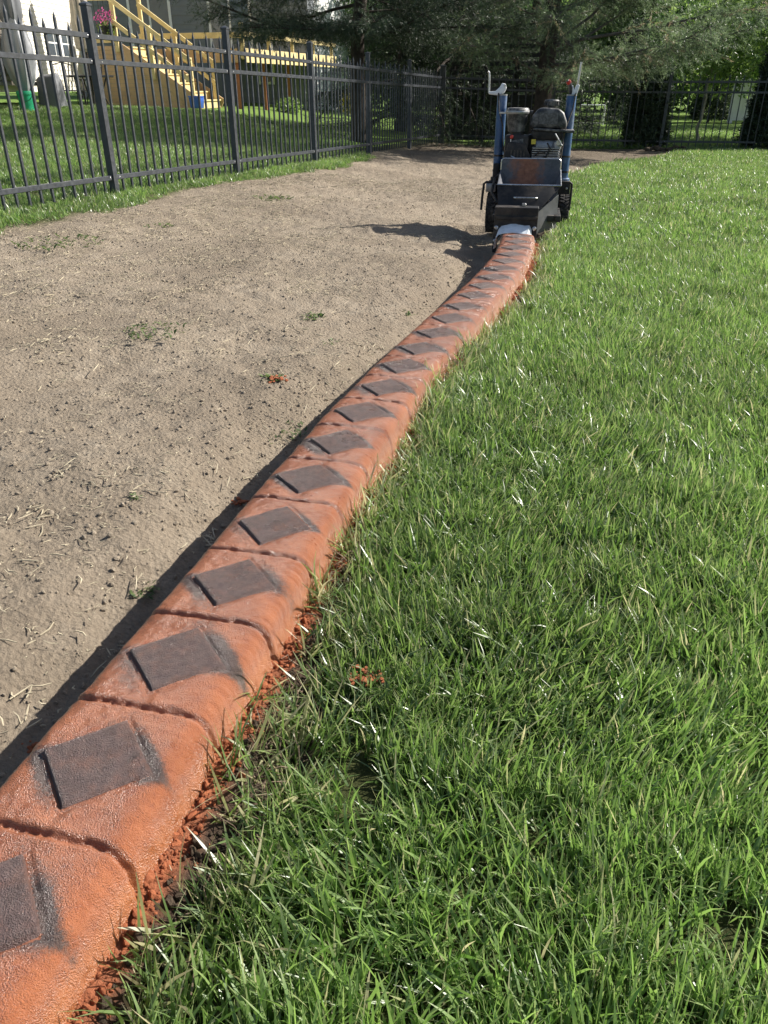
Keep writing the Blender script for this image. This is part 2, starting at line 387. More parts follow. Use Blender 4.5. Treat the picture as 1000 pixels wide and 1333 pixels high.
NV = 141; _t = np.linspace(0, _d[-1], NV); PVr = np.interp(_t, _d, PV); PHr = np.interp(_t, _d, PH)
for _ in range(3):
    PVr[1:-1] = (PVr[:-2] + 2 * PVr[1:-1] + PVr[2:]) / 4; PHr[1:-1] = (PHr[:-2] + 2 * PHr[1:-1] + PHr[2:]) / 4
nvx = -np.gradient(PHr); nvz = np.gradient(PVr); _l = np.hypot(nvx, nvz); nvx, nvz = nvx / _l, nvz / _l     # outward profile normal
DU, DV = .0765, .0775
curb = thing('concrete_curb', 'terracotta stamped concrete curb with charcoal diamonds curving between soil and lawn', 'curb', (0, 0, 0))
k0 = -int((s_first - .0) // PER); k = k0; blocks = []
while True:
    sc = s_first + k * PER
    if sc - PER / 2 < .02: k += 1; continue
    if sc + PER / 2 > ss[-1]: break
    blocks.append((k, sc)); k += 1
def curb_surface(u, vprof_v, vprof_h, nX, nZ, sc, side_r, kk):
    """u along from centre; arrays broadcast; returns xyz"""
    s = sc + u; x, y, tx, ty = path(s)
    rx, ry = ty, -tx
    # relief along the profile normal
    dj = np.minimum(np.abs(u - PER / 2), np.abs(u + PER / 2))
    jw = (vnoise(vprof_v * 60, s * 0 + vprof_h * 40, 71) - .5) * .005
    ug = u + jw
    dj = np.minimum(np.abs(ug - PER / 2), np.abs(ug + PER / 2))
    fade = .35 + .65 * sstep(.03, .09, vprof_h)
    jag = .7 + .6 * vnoise(s * 300, vprof_v * 260 + vprof_h * 200, 72)
    rel = -.0068 * jag * np.exp(-(dj / .0045) ** 2) * fade + .0010 * np.exp(-((dj - .010) / .006) ** 2) * fade
    rel = rel + .0015 * np.cos(np.pi * u / PER) * sstep(.1, .125, vprof_h)
    e = np.abs(u) / DU + np.abs(vprof_v) / DV - 1
    top = vprof_h > .06
    ne = (u > -.01) & (vprof_v > -.01); sw = (u < .01) & (vprof_v < .01)
    dd = e * .055
    rel = rel + np.where(top & (ne | sw), -.0024 * np.exp(-((dd - .0012) / .0030) ** 2) - .0012 * sstep(.035, 0, dd) * (dd > 0), 0)
    rel = rel + np.where(top & ~(ne | sw), -.0015 * np.exp(-((dd - .0015) / .003) ** 2), 0)
    rel = rel - .005 * sstep(-.01, -.12, e) * top
    rel = rel + (fbm(s * 22 + 3, vprof_v * 22 + vprof_h * 22, 81, 3) - .5) * .0045 + (fbm(s * 110, vprof_v * 110 + vprof_h * 110, 82, 2) - .5) * .0022
    wid = 1 + (fbm(s * 4, s * 0 + side_r, 83, 2) - .5) * .05
    v = vprof_v * wid + nX * rel; h = vprof_h + nZ * rel + (fbm(s * 3, s * 0, 84, 2) - .5) * .008
    X_ = x + rx * v; Y_ = y + ry * v
    return np.stack([X_, Y_, base_z(x) + h], -1)
def make_block(kk, sc):
    NU = 161 if kk < 3 else 101 if kk < 8 else 57
    u = np.linspace(-PER / 2, PER / 2, NU); U, J = np.meshgrid(u, np.arange(NV), indexing='ij')
    Vv, Hh, NX_, NZ_ = PVr[J], PHr[J], nvx[J], nvz[J]
    P = curb_surface(U, Vv, Hh, NX_, NZ_, sc, 3.3, kk)
    e = np.abs(U) / DU + np.abs(Vv) / DV - 1
    rs = np.random.default_rng(100 + kk); a_ne, a_sw, wn_, ws_ = rs.uniform(.6, 1.4), rs.uniform(.2, 1.5), rs.uniform(.25, .85), rs.uniform(.4, 1.1)
    top = sstep(.07, .10, Hh)
    pig = a_ne * sstep(wn_, .02, e) * ((U + Vv) > 0) * (Vv > -.02) * sstep(-.035, .01, U) * (.25 + .75 * sstep(.0, .055, Vv)) * top * (e > -.05) + a_sw * sstep(ws_, .02, e) * ((U + Vv) < 0) * (Vv < .02) * sstep(.035, -.01, U) * (.25 + .75 * sstep(.0, -.055, Vv)) * top * (e > -.05)
    pig = np.maximum(pig, .35 * sstep(.05, .0, np.abs(e)) * top)
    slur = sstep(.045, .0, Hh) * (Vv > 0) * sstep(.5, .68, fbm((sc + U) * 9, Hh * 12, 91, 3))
    i = (np.arange(NU - 1)[:, None] * NV + np.arange(NV - 1)[None, :]).ravel()
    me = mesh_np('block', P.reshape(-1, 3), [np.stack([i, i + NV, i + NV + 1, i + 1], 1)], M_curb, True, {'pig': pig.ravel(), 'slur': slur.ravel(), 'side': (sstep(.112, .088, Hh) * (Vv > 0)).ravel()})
    b = link('block', me, curb)
    # diamond panel: raised lozenge pressed on the crown
    n = 25; q = np.linspace(-1, 1, n); A, B = np.meshgrid(q, q, indexing='ij')
    r8 = rs.normal(0, 1, 6); sk = 1 + .02 * r8[0]
    du = DU * (A + B) / 2 * sk + .002 * r8[1]; dv = DV * (A - B) / 2 * (1 + .02 * r8[2]) + .002 * r8[3]
    s = sc + du; x, y, tx, ty = path(s); rx, ry = ty, -tx
    hb = np.interp(dv, PVr[18:-18], PHr[18:-18])
    flat = .1372 - (dv / DV) ** 2 * .0035
    hh = np.maximum(hb, flat * .6 + hb * .4) + .0015 * np.cos(np.pi * du / PER) + (fbm(s * 3, s * 0, 84, 2) - .5) * .008
    edge = np.maximum(np.abs(A), np.abs(B))
    hh = hh + .0021 - .0035 * sstep(.93, 1.0, edge) ** 2 + (fbm(s * 22 + 3, dv * 22 + hb * 22, 81, 3) - .5) * .0045 + (fbm(s * 90, dv * 90, 85, 3) - .5) * .0022
    hh = np.where(edge > .999, hh - .008, hh)
    wob = 1 + (fbm(s * 90, dv * 90, 86, 2) - .5) * .025 + (fbm(s * 4, s * 0 + 3.3, 83, 2) - .5) * .05
    P2 = np.stack([x + rx * dv * wob, y + ry * dv * wob, base_z(x) + hh], -1)
    i = (np.arange(n - 1)[:, None] * n + np.arange(n - 1)[None, :]).ravel()
    me2 = mesh_np('diamond', P2.reshape(-1, 3), [np.stack([i, i + 1, i + n + 1, i + n], 1)], M_dia, True)
    link('diamond', me2, b)
for kk, sc in blocks: make_block(kk, sc)

# ------------------------------------------------------------------ left and back fences
picket_me = []
for top in (1.15, 1.20):
    mb = MB(); w = .008
    mb.box(-w, w, -w, w, .03, top - .045)
    mb.add([(-w, -w, top - .045), (w, -w, top - .045), (w, w, top - .045), (-w, w, top - .045), (0, 0, top)], [[0, 1, 4], [1, 2, 4], [2, 3, 4], [3, 0, 4]])
    picket_me.append(mb.mesh('picket', M_fence, smooth=False))
post_mb = MB().box(-.027, .027, -.027, .027, -.10, 1.255); post_me = post_mb.mesh('post', M_fence, .002, 1)
cap_mb = MB().box(-.032, .032, -.032, .032, 1.255, 1.268)
cap_mb.add([(-.032, -.032, 1.268), (.032, -.032, 1.268), (.032, .032, 1.268), (-.032, .032, 1.268), (0, 0, 1.285)], [[0, 1, 4], [1, 2, 4], [2, 3, 4], [3, 0, 4]])
cap_me = cap_mb.mesh('post_cap', M_fence, .001, 1)
screw_me = MB().lathe([(.0045, -.003), (.0045, .001), (.002, .0025)], n=8, axis='x').mesh('screw', M_fence_cap)
def fence(name, label, pts, npk, side):
    L0 = Vector(pts[0]); f = thing(name, label, 'fence', L0)
    for i, p in enumerate(pts):
        p = Vector(p); d = (Vector(pts[min(i + 1, len(pts) - 1)]) - Vector(pts[max(i - 1, 0)])); a = math.atan2(d.y, d.x)
        po = link('post', post_me, f, p - L0, (R(random.uniform(-.6, .6)), R(random.uniform(-.6, .6)), a)); link('post_cap', cap_me, po)
    for a, b in zip(pts[:-1], pts[1:]):
        a = Vector(a); b = Vector(b); d = (b - a); h = Vector((d.x, d.y, 0)).normalized(); ang = math.atan2(d.y, d.x)
        nrm = Vector((h.y, -h.x, 0))
        for z in (.135, .915, 1.075):
            mb = MB(); mb.beam(a - L0 + Vector((0, 0, z)) + h * .027, b - L0 + Vector((0, 0, z)) - h * .027, .029, .033)
            r = mb.build('rail', M_fence, f, .002, 1)
            for t in (.035, .975):
                q = a + d * t + Vector((0, 0, z)) + nrm * (.0145 * side) - L0
                link('screw', screw_me, r, q, (0, 0, math.atan2(nrm.y * side, nrm.x * side)))
        for k in range(npk):
            t = (k + 1) / (npk + 1); q = a + d * t
            link('picket', picket_me[k % 2], f, q - L0 + Vector((0, 0, random.uniform(-.004, .004))), (R(random.uniform(-.4, .4)), R(random.uniform(-.4, .4)), ang))
fp = []
for i in range(-1, 6):
    y = FY1 + FDY * i; x = FX0 + FK * y
    fp.append((x, y, float(base_z(x))))
fence('metal_fence', 'dark metal picket fence between the bare soil and the lawn beside the wooden deck', fp, 16, 1)
bp = []
for i in range(6):
    x = fp[-1][0] + .05 + 1.95 * i; y = float(BY(x)) + .1
    bp.append((x, y, float(base_z(x)) - .0))
fence('metal_fence', 'dark metal picket fence behind the machine and the trimmed columnar evergreen', bp, 15, 1)

# ------------------------------------------------------------------ grass
def tuft(seed, n, rad, lmin, lmax, wid, lean, dryf=.06):
    g = np.random.default_rng(seed)
    r = rad * np.sqrt(g.random(n)); a = g.random(n) * 2 * np.pi
    root = np.stack([r * np.cos(a), r * np.sin(a), np.full(n, -.006)], 1)
    L = g.uniform(lmin, lmax, n) * (1 - .25 * g.random(n)); W = wid * g.uniform(.45, 1.35, n)
    hd = g.random(n) * 2 * np.pi; th0 = np.abs(g.normal(0, lean, n)); kap = g.normal(.5, .55, n)
    face = hd + np.pi / 2 + g.normal(0, .7, n)
    lv = np.array([0, .36, .72, 1.0]); wv = np.array([.8, 1.0, .72, .10])
    P = root.copy(); V = np.zeros((n, 8, 3)); prev = 0
    for i in range(4):
        dt = lv[i] - prev; prev = lv[i]; th = th0 + kap * lv[i]
        P = P + (L * dt)[:, None] * np.stack([np.sin(th) * np.cos(hd), np.sin(th) * np.sin(hd), np.cos(th)], 1)
        off = (W * wv[i] / 2)[:, None] * np.stack([np.cos(face + .3 * i), np.sin(face + .3 * i), 0 * face], 1)
        V[:, 2 * i] = P - off; V[:, 2 * i + 1] = P + off
    b = (np.arange(n) * 8)[:, None]
    F = np.concatenate([b + np.array([[2 * i, 2 * i + 1, 2 * i + 3, 2 * i + 2]]) for i in range(3)])
    tint = np.repeat(np.clip(g.normal(.5, .27, n), 0, 1), 8)
    dry = np.repeat((g.random(n) < dryf) * g.uniform(.4, 1, n), 8)
    dry = np.maximum(dry, np.tile(np.array([0, 0, 0, 0, 0, 0, .45, .45]), n) * np.repeat(g.random(n) < .5, 8))
    return V.reshape(-1, 3), F, tint, dry
def tuft_obj(name, mat, *a, **k):
    V, F, t, d = tuft(*a, **k); return variant(name, mesh_np(name, V, [F], mat, False, {'tint': t, 'dry': d}))
G_near = [tuft_obj('grass_tuft', M_grass, 300 + i, 62, .05, .035, .086, .0037, .28) for i in range(7)]
G_far = [tuft_obj('grass_clump', M_grass, 320 + i, 70, .09, .035, .075, .0055, .38) for i in range(5)]
def pts_in(x0, x1, y0, y1, dens):
    n = int((x1 - x0) * (y1 - y0) * dens); return rng.uniform(x0, x1, n), rng.uniform(y0, y1, n)
def lean_rot(a, am, spin):
    # spin about z, then lean by am towards direction a; as XYZ euler
    ax, ay = -np.sin(a), np.cos(a); c, s_ = np.cos(am), np.sin(am); C = 1 - c
    L = np.zeros((len(a), 3, 3)); L[:, 0, 0] = c + ax * ax * C; L[:, 0, 1] = ax * ay * C; L[:, 0, 2] = ay * s_
    L[:, 1, 0] = ax * ay * C; L[:, 1, 1] = c + ay * ay * C; L[:, 1, 2] = -ax * s_; L[:, 2, 0] = -ay * s_; L[:, 2, 1] = ax * s_; L[:, 2, 2] = c
    Z = np.zeros_like(L); Z[:, 0, 0] = np.cos(spin); Z[:, 0, 1] = -np.sin(spin); Z[:, 1, 0] = np.sin(spin); Z[:, 1, 1] = np.cos(spin); Z[:, 2, 2] = 1
    Q = L @ Z
    return np.stack([np.arctan2(Q[:, 2, 1], Q[:, 2, 2]), -np.arcsin(np.clip(Q[:, 2, 0], -1, 1)), np.arctan2(Q[:, 1, 0], Q[:, 0, 0])], 1)
def grass_field(name, label, parts, variants, hmul=1.0, thr=.5, extra=None):
    xs_, ys_ = [], []
    for p in parts:
        a, b = pts_in(*p); xs_.append(a); ys_.append(b)
    x = np.concatenate(xs_); y = np.concatenate(ys_)
    keep = lawn_mask(x, y) > thr
    keep &= np.abs(x / np.maximum(y, .35)) < np.where(y < 3, 99, 1.1)        # only what this side of the yard can show
    if extra is not None: keep &= extra(x, y)
    x, y = x[keep], y[keep]; n = len(x)
    # coherent lean so that the turf lies in swirls
    a = fbm(x * 1.7, y * 1.7, 201, 3) * 4 * np.pi; am = .10 + .42 * fbm(x * 2.6, y * 2.6, 205, 3)
    rot = lean_rot(a, am, rng.uniform(0, 2 * np.pi, n))
    M = fbm(x * 3.1, y * 3.1, 207, 3)
    scl = hmul * (.72 + .6 * M) * rng.uniform(.85, 1.15, n)
    P = np.stack([x, y, gz(x, y)], 1)
    return scatter(name, P, rot, scl, rng.integers(0, len(variants), n), variants, label, 'grass')
grass_field('lawn_grass', 'thick green lawn grass growing right up to the terracotta curb',
            [(-.6, 2.6, -.1, 1.6, 860), (-.3, 2.6, 1.6, 3, 640), (.2, 4.8, 3, 5, 480)], G_near, 1.0, .5)
grass_field('mown_grass', 'mown green lawn stretching back from the machine to the rear fence',
            [(.8, 7.6, 5, 8, 210), (1.2, 8.5, 8, 16.0, 150)], G_far, 1.0, .5)
grass_field('verge_grass', 'strip of grass along the foot of the side fence and lawn beyond it',
            [(-4.5, .6, 4, 12.5, 170), (-9, -.5, 8, 19, 60)], G_far, .9, .45)
grass_field('neighbour_grass', 'sunlit lawn behind the rear fence', [(2, 13, 15.3, 24, 45)], G_far, 1.0, .5)
# ragged long blades flopping over the trench edge
V_edge = [tuft_obj('edge_tuft', M_grass, 350 + i, 16, .03, .06, .13, .0042, .8, dryf=.45) for i in range(5)]
ye = rng.uniform(.3, 5.4, 480); xe = edge_x(ye) + rng.normal(-.005, .028, 480)
scatter('edge_grass', np.stack([xe, ye, gz(xe, ye) + .004], 1), np.stack([rng.normal(0, .25, 480), rng.normal(-.25, .3, 480), rng.uniform(0, 6.28, 480)], 1),
        rng.uniform(.5, 1.0, 480), rng.integers(0, 5, 480), V_edge, 'ragged dry grass blades flopping over the edge of the trench', 'grass')

# ------------------------------------------------------------------ soil litter
def clod_mesh(seed, mat, n=1):
    g = np.random.default_rng(seed); bm = bmesh.new(); bmesh.ops.create_icosphere(bm, subdivisions=2, radius=1)
    for v in bm.verts:
        c = v.co; k = .75 + .5 * vnoise(np.array([c.x * 1.7 + seed]), np.array([c.y * 1.7 + c.z * 2.3]), seed)[0]
        v.co = Vector((c.x * k * g.uniform(.85, 1.1), c.y * k, c.z * k * .65))
    me = bpy.data.meshes.new('clod'); bm.to_mesh(me); bm.free(); me.materials.append(mat); return me
clods = [variant('clod', clod_mesh(400 + i, M_clod)) for i in range(5)]
crumbs = [variant('crumb', clod_mesh(420 + i, M_crumb)) for i in range(5)]
def on_soil(x, y): return (lawn_mask(x, y) < .4) & (np.abs(x - curb_x(y)) > .13) & ((x < curb_x(y)) | (y > 6.0)) 
xs_, ys_ = [], []
for p in [(-1.6, .6, .6, 2.5, 3000), (-2.6, 1.2, 2.5, 5, 1400), (-3, 2.2, 5, 9, 500), (-2, 4, 9, 15, 60)]:
    a, b = pts_in(*p); xs_.append(a); ys_.append(b)
x = np.concatenate(xs_); y = np.concatenate(ys_)
k = on_soil(x, y) & (rng.random(len(x)) < .35 + .9 * fbm(x * 2.5, y * 2.5, 301, 3)); x, y = x[k], y[k]; n = len(x)
sz = np.clip(.0017 * np.exp(rng.normal(0, .6, n)) * (1 + .07 * y), .0009, .0065)
scatter('soil_clods', np.stack([x, y, gz(x, y) + sz * .2], 1), rng.uniform(0, 6.28, (n, 3)), sz, rng.integers(0, 5, n), clods, 'small grey brown soil clods strewn over the bare bed', 'soil')
# straw and dead thatch
def straw_mesh(seed):
    g = np.random.default_rng(seed); mb = MB()
    for _ in range(7):
        a = g.uniform(0, 6.28); L = g.uniform(.004, .010) if g.random() < .65 else g.uniform(.012, .032); c = Vector((g.normal(0, .03), g.normal(0, .03), .003)); d = Vector((math.cos(a), math.sin(a), g.normal(0, .12)))
        b = Vector((-d.y, d.x, 0)) * g.normal(0, .002)
        mb.tube([c - d * L / 2, c + b, c + d * L / 2], [.0007, .0011, .0006], 4, False)
    return mb.mesh('straw', M_straw, smooth=False)
straws = [variant('straw', straw_mesh(440 + i)) for i in range(6)]
xs_, ys_ = [], []
for p in [(-1.6, .5, .6, 2.5, 260), (-2.6, 1, 2.5, 5, 260), (-3, 2.2, 5, 9, 200), (-2, 4, 9, 15, 25)]:
    a, b = pts_in(*p); xs_.append(a); ys_.append(b)
x = np.concatenate(xs_); y = np.concatenate(ys_)
k = on_soil(x, y) & (rng.random(len(x)) < 1.9 * sstep(.38, .68, fbm(x * 1.8 + 5, y * 1.8, 311, 3)) + .12); x, y = x[k], y[k]; n = len(x)
scatter('straw_litter', np.stack([x, y, gz(x, y) + .002], 1), np.stack([rng.normal(0, .15, n), rng.normal(0, .15, n), rng.uniform(0, 6.28, n)], 1), rng.uniform(.5, 1.5, n) * (1 + .05 * y), rng.integers(0, 6, n), straws, 'pale dry straw and dead thatch scattered on the bare soil', 'straw')
# crumbs of fresh terracotta mix along the lawn side of the curb
n = 10500; y = rng.uniform(.25, 5.2, n); o_ = .106 + np.abs(rng.normal(0, .017, n)); x = curb_x(y) + o_
dens = np.where(y < 2.0, 1, np.where(y < 3.6, .6, .95)); k = (rng.random(n) < dens) & (lawn_mask(x, y) < .7); x, y = x[k], y[k]
n2 = 700; y2 = rng.uniform(.6, 5.3, n2); x2 = curb_x(y2) - .13 - np.abs(rng.normal(0, .03, n2)); k = fbm(y2 * 5, y2 * 0, 330, 3) > .56; x2, y2 = x2[k], y2[k]
x = np.concatenate([x, x2]); y = np.concatenate([y, y2]); n = len(x)
sz = np.clip(.0014 * np.exp(rng.normal(0, .7, n)), .0006, .0065)
scatter('terracotta_crumbs', np.stack([x, y, gz(x, y) + sz * .3], 1), rng.uniform(0, 6.28, (n, 3)), sz, rng.integers(0, 5, n), crumbs, 'terracotta concrete crumbs spilled along the foot of the curb', 'crumbs')
# loose dark earth in the cut between the crumbs and the sod
M_earth = simple('trench_earth', (.075, .056, .040), .95, 0, .5, 3, .5, 90, .1)
earth = [variant('earth_crumb', clod_mesh(450 + i, M_earth)) for i in range(4)]
n = 9000; y = rng.uniform(.2, 5.3, n); x = curb_x(y) + rng.uniform(.135, .26, n); k = lawn_mask(x, y) < .85; x, y = x[k], y[k]; n = len(x)
sz = np.clip(.0021 * np.exp(rng.normal(0, .65, n)), .0007, .010)
scatter('trench_earth', np.stack([x, y, gz(x, y) + sz * .25], 1), rng.uniform(0, 6.28, (n, 3)), sz, rng.integers(0, 4, n), earth, 'loose dark earth in the cut between crumbs and sod', 'soil')
# roots and dead stems hanging in the trench
mb = MB(); g = np.random.default_rng(77)
for _ in range(1000):
    yy = g.uniform(.3, 5.2); xx = float(edge_x(yy)) - g.uniform(-.02, .045); z = gzf(xx, yy) + g.uniform(.0, .03)
    pts = [Vector((xx, yy, z))]; d = Vector((g.normal(-.7, .5), g.normal(0, .7), g.normal(.2, .4))).normalized()
    for _k in range(3):
        d = (d + Vector((g.normal(0, .4), g.normal(0, .4), g.normal(-.3, .3)))).normalized(); pts.append(pts[-1] + d * g.uniform(.006, .022))
    mb.tube(pts, [.0010, .0009, .0007, .0004], 4, False)
tag(mb.build('trench_roots', M_root, smooth=False), 'tangle of fine brown roots along the cut edge of the lawn', 'roots', kind='stuff')
# loose lumps big enough to count
for (px, py, s, lab) in [(472, 884, .020, 'lump of terracotta concrete dropped among the grass blades'), (358, 492, .022, 'terracotta lump lying by a green weed on the soil'),
                         (36, 938, .014, 'small terracotta lump in the dark shadow beside the curb'), (310, 628, .016, 'terracotta crumb pile at the shadow edge beside the curb')]:
    p = R(PITCH); v = 667 - py; r_ = np.array([px - 500, 1000 * math.cos(p) + v * math.sin(p), -1000 * math.sin(p) + v * math.cos(p)])
    t = (-.78 if px == 472 else -.87) / (r_[2] + .06 * r_[0]); X_, Y_ = r_[0] * t, r_[1] * t
    mb = MB(); gg = np.random.default_rng(int(px))
    me = clod_mesh(int(px), M_crumb); bm = bmesh.new()
    for _ in range(34):
        bm2 = bmesh.new(); bm2.from_mesh(me); c = Vector((gg.normal(0, 1.1), gg.normal(0, .8), gg.uniform(-.2, .5))); ks = gg.uniform(.12, .55)
        for vv in bm2.verts: vv.co = vv.co * ks + c
        tmp = bpy.data.meshes.new('tmp'); bm2.to_mesh(tmp); bm.from_mesh(tmp); bm2.free(); bpy.data.meshes.remove(tmp)
    m2 = bpy.data.meshes.new('lump'); bm.to_mesh(m2); bm.free(); m2.materials.append(M_crumb)
    o = link('concrete_lump', m2, None, (X_, Y_, gzf(X_, Y_) + (.032 if px == 472 else .004))); o.scale = (s * .6,) * 3; tag(o, lab, 'lump')

# weeds
def weed_mesh(seed, n, spread, L):
    g = np.random.default_rng(seed); V = []; F = []; T = []
    for _ in range(n):
        a = g.uniform(0, 6.28); r = spread * math.sqrt(g.random()); c = Vector((r * math.cos(a), r * math.sin(a), 0)); h = g.uniform(0, 6.28)
        d = Vector((math.cos(h), math.sin(h), g.uniform(.2, 1.2))).normalized(); l = L * g.uniform(.5, 1.2); w = l * g.uniform(.16, .4); s = d.cross(Vector((0, 0, 1))).normalized()
        k = len(V); V += [c, c + d * l * .5 + s * w / 2, c + d * l + Vector((0, 0, -l * .2)), c + d * l * .5 - s * w / 2]; F.append([k, k + 1, k + 2, k + 3]); T += [g.random()] * 4
    return mesh_np('weed', np.array([tuple(v) for v in V]), [np.array(F)], M_weed, False, {'tint': T})
WEEDS = [(356, 494, 40, .03, .03, 'small leafy weed beside a terracotta lump on the bare soil'), (360, 545, 90, .09, .022, 'low patch of weeds growing against the shadow of the curb'),
         (185, 745, 50, .03, .020, 'weed sprig at the edge of the shadow beside the curb'), (180, 655, 14, .014, .02, 'tiny lone weed on the open bare soil'),
         (75, 318, 120, .24, .045, 'wide pale weed patch on the soil near the fence corner'), (355, 262, 90, .16, .05, 'weed patch at the far side of the bare soil near a fence post'),
         (205, 292, 60, .10, .045, 'small weed patch beside the grass strip under the fence'), (410, 415, 50, .05, .03, 'sparse weeds in the middle of the bare soil'),
         (205, 445, 110, .12, .03, 'ragged mat of pale weeds on a low ridge of soil'), (530, 405, 30, .05, .025, 'weed sprig close to the curb ahead of the machine shadow'),
         (430, 445, 26, .04, .022, 'flattened weed on the worn soil track')]
for i, (px, py, n, sp, L, lab) in enumerate(WEEDS):
    p = R(PITCH); v = 667 - py; r_ = np.array([px - 500, 1000 * math.cos(p) + v * math.sin(p), -1000 * math.sin(p) + v * math.cos(p)])
    t = -.88 / (r_[2] + .06 * r_[0]); X_, Y_ = r_[0] * t, r_[1] * t
    tag(link('weed', weed_mesh(500 + i, n, sp, L), None, (X_, Y_, gzf(X_, Y_) - .002)), lab, 'weed', 'weeds on the bare soil')


# ------------------------------------------------------------------ curb machine
M_black = simple('black_steel', (.018, .018, .019), .58, .0, .35, 14, .08, 90, .3, (.20, .155, .115, .38))
M_plastic = simple('dusty_black_plastic', (.030, .031, .033), .5, 0, .3, 20, .1, 120, .45, (.38, .36, .33, .75))
M_blue = simple('worn_blue_paint', (.030, .085, .20), .35, .1, .3, 10, .04, 80, .5, (.42, .44, .48, .55))
def mat_rust():
    m, nt, b = new_mat('rusty_hopper'); c = ocoord(nt); sx = nt.nodes.new('ShaderNodeSeparateXYZ'); nt.links.new(c, sx.inputs[0])
    k = math_n(nt, 'ADD', math_n(nt, 'MULTIPLY', math_n(nt, 'ABSOLUTE', math_n(nt, 'ADD', sx.outputs[0], .02)), 3.2), math_n(nt, 'MULTIPLY', noise(nt, 14, 6, .7, c), .9))
    rust = ramp(nt, noise(nt, 40, 5, .7, c), [(.3, (.16, .06, .035)), (.7, (.34, .15, .09))])
    steel = ramp(nt, noise(nt, 22, 5, .7, c), [(.3, (.05, .058, .075)), (.7, (.14, .145, .16))])
    nt.links.new(mixc(nt, ramp(nt, k, [(.62, 0), (.85, 1)]), rust, steel), b.inputs['Base Color']); b.inputs['Roughness'].default_value = .6
    bump(nt, b, noise(nt, 60, 4, .6, c), .3, .005); return m
M_rust = mat_rust()
M_slate = simple('slate_plate', (.060, .064, .070), .55, .1, .25, 10, .05, 80, .5, (.3, .26, .22, .2))
M_steel = simple('bare_steel', (.50, .50, .50), .32, .9, .2, 20)
M_white = simple('white_casting', (.74, .75, .76), .45, 0, .12, 18)
M_rubber = simple('tyre_rubber', (.020, .020, .021), .8, 0, .3, 25, .2, 90, .3, (.25, .21, .17, .7))
M_red = simple('red_plastic', (.62, .05, .035), .4, 0, .1)
M_alu = simple('cast_aluminium', (.33, .33, .33), .45, .7, .3, 25, .2, 90)
M_yel = simple('warning_yellow', (.55, .45, .05), .5)
OX, OY = 1.04, 5.95
mac = thing('curb_machine', 'curb extruding machine with blue upright tubes, black engine and rusty hopper', 'machine', (OX, OY, float(base_z(OX)) - .004), R(-10))
# frame
f = MB()
for s in (-1, 1):
    f.box(s * .205 - .02, s * .205 + .02, -.52, .22, .150, .19)
f.box(-.225, .225, -.14, -.10, .1505, .1895); f.box(-.225, .225, .18, .219, .1505, .1895); f.box(-.184, .184, -.51, -.47, .1505, .1895)
f.box(-.15, .15, -.10, .18, .191, .215)
f.build('frame', M_black, mac, .004)
# upright tubes with sockets
for s in (-1, 1):
    t = MB().tube([(s * .236, .10, .20), (s * .236, .10, .60), (s * .236, .10, .885)], .034, 24).build('upright_tube', M_blue, mac)
    MB().tube([(s * .236, .10, .885), (s * .236, .10, .893)], .0355, 24).build('tube_end', M_alu, t)
    MB().lathe([(.047, .15), (.047, .36), (.041, .365)], (s * .236, .10, 0), 24).build('socket', M_black if s < 0 else M_blue, mac)
    MB().box(s * .236 - .055, s * .236 + .055, .045, .058, .25, .345).build('socket_plate', M_black, mac, .003)
    MB().lathe([(.012, 0), (.012, .012), (.006, .016)], (s * .275, .09, .30), 8, 'x').build('bolt', M_steel, mac)
# levers
lv = MB().prism([(-.075, -.012), (-.02, -.018), (.03, -.005), (.045, .025), (.035, .052), (.012, .056), (-.004, .03), (-.03, .008), (-.08, .004)], .03, Matrix.Translation((-.255, .115, .905)) @ Matrix.Rotation(R(90), 4, 'X')).build('lever_casting', M_white, mac, .005)
MB().tube([(-.330, .10, .905), (-.332, .10, .97), (-.336, .10, 1.025), (-.345, .10, 1.03)], .0075, 10).build('lever_bar', M_steel, lv)
MB().lathe([(.009, 0), (.009, .034)], (-.222, .083, .945), 12, 'y').build('pivot', M_steel, lv)
lv = MB().prism([(-.018, -.01), (.02, -.012), (.034, .05), (.012, .052), (.0, .02), (-.014, .05), (-.024, .045)], .028, Matrix.Translation((.250, .115, .900)) @ Matrix.Rotation(R(90), 4, 'X')).build('lever_casting', M_white, mac, .004)
MB().tube([(.268, .10, .92), (.272, .10, 1.0), (.278, .10, 1.085)], .0075, 10).build('lever_bar', M_steel, lv)
gp = MB().tube([(.232, .10, .89), (.222, .09, .935), (.208, .08, .965), (.196, .075, .972)], [.013, .014, .014, .012], 12).build('grip', M_plastic, mac)
MB().tube([(.213, .083, .958), (.200, .0765, .974)], [.0155, .0152], 12).build('grip_band', M_red, gp)
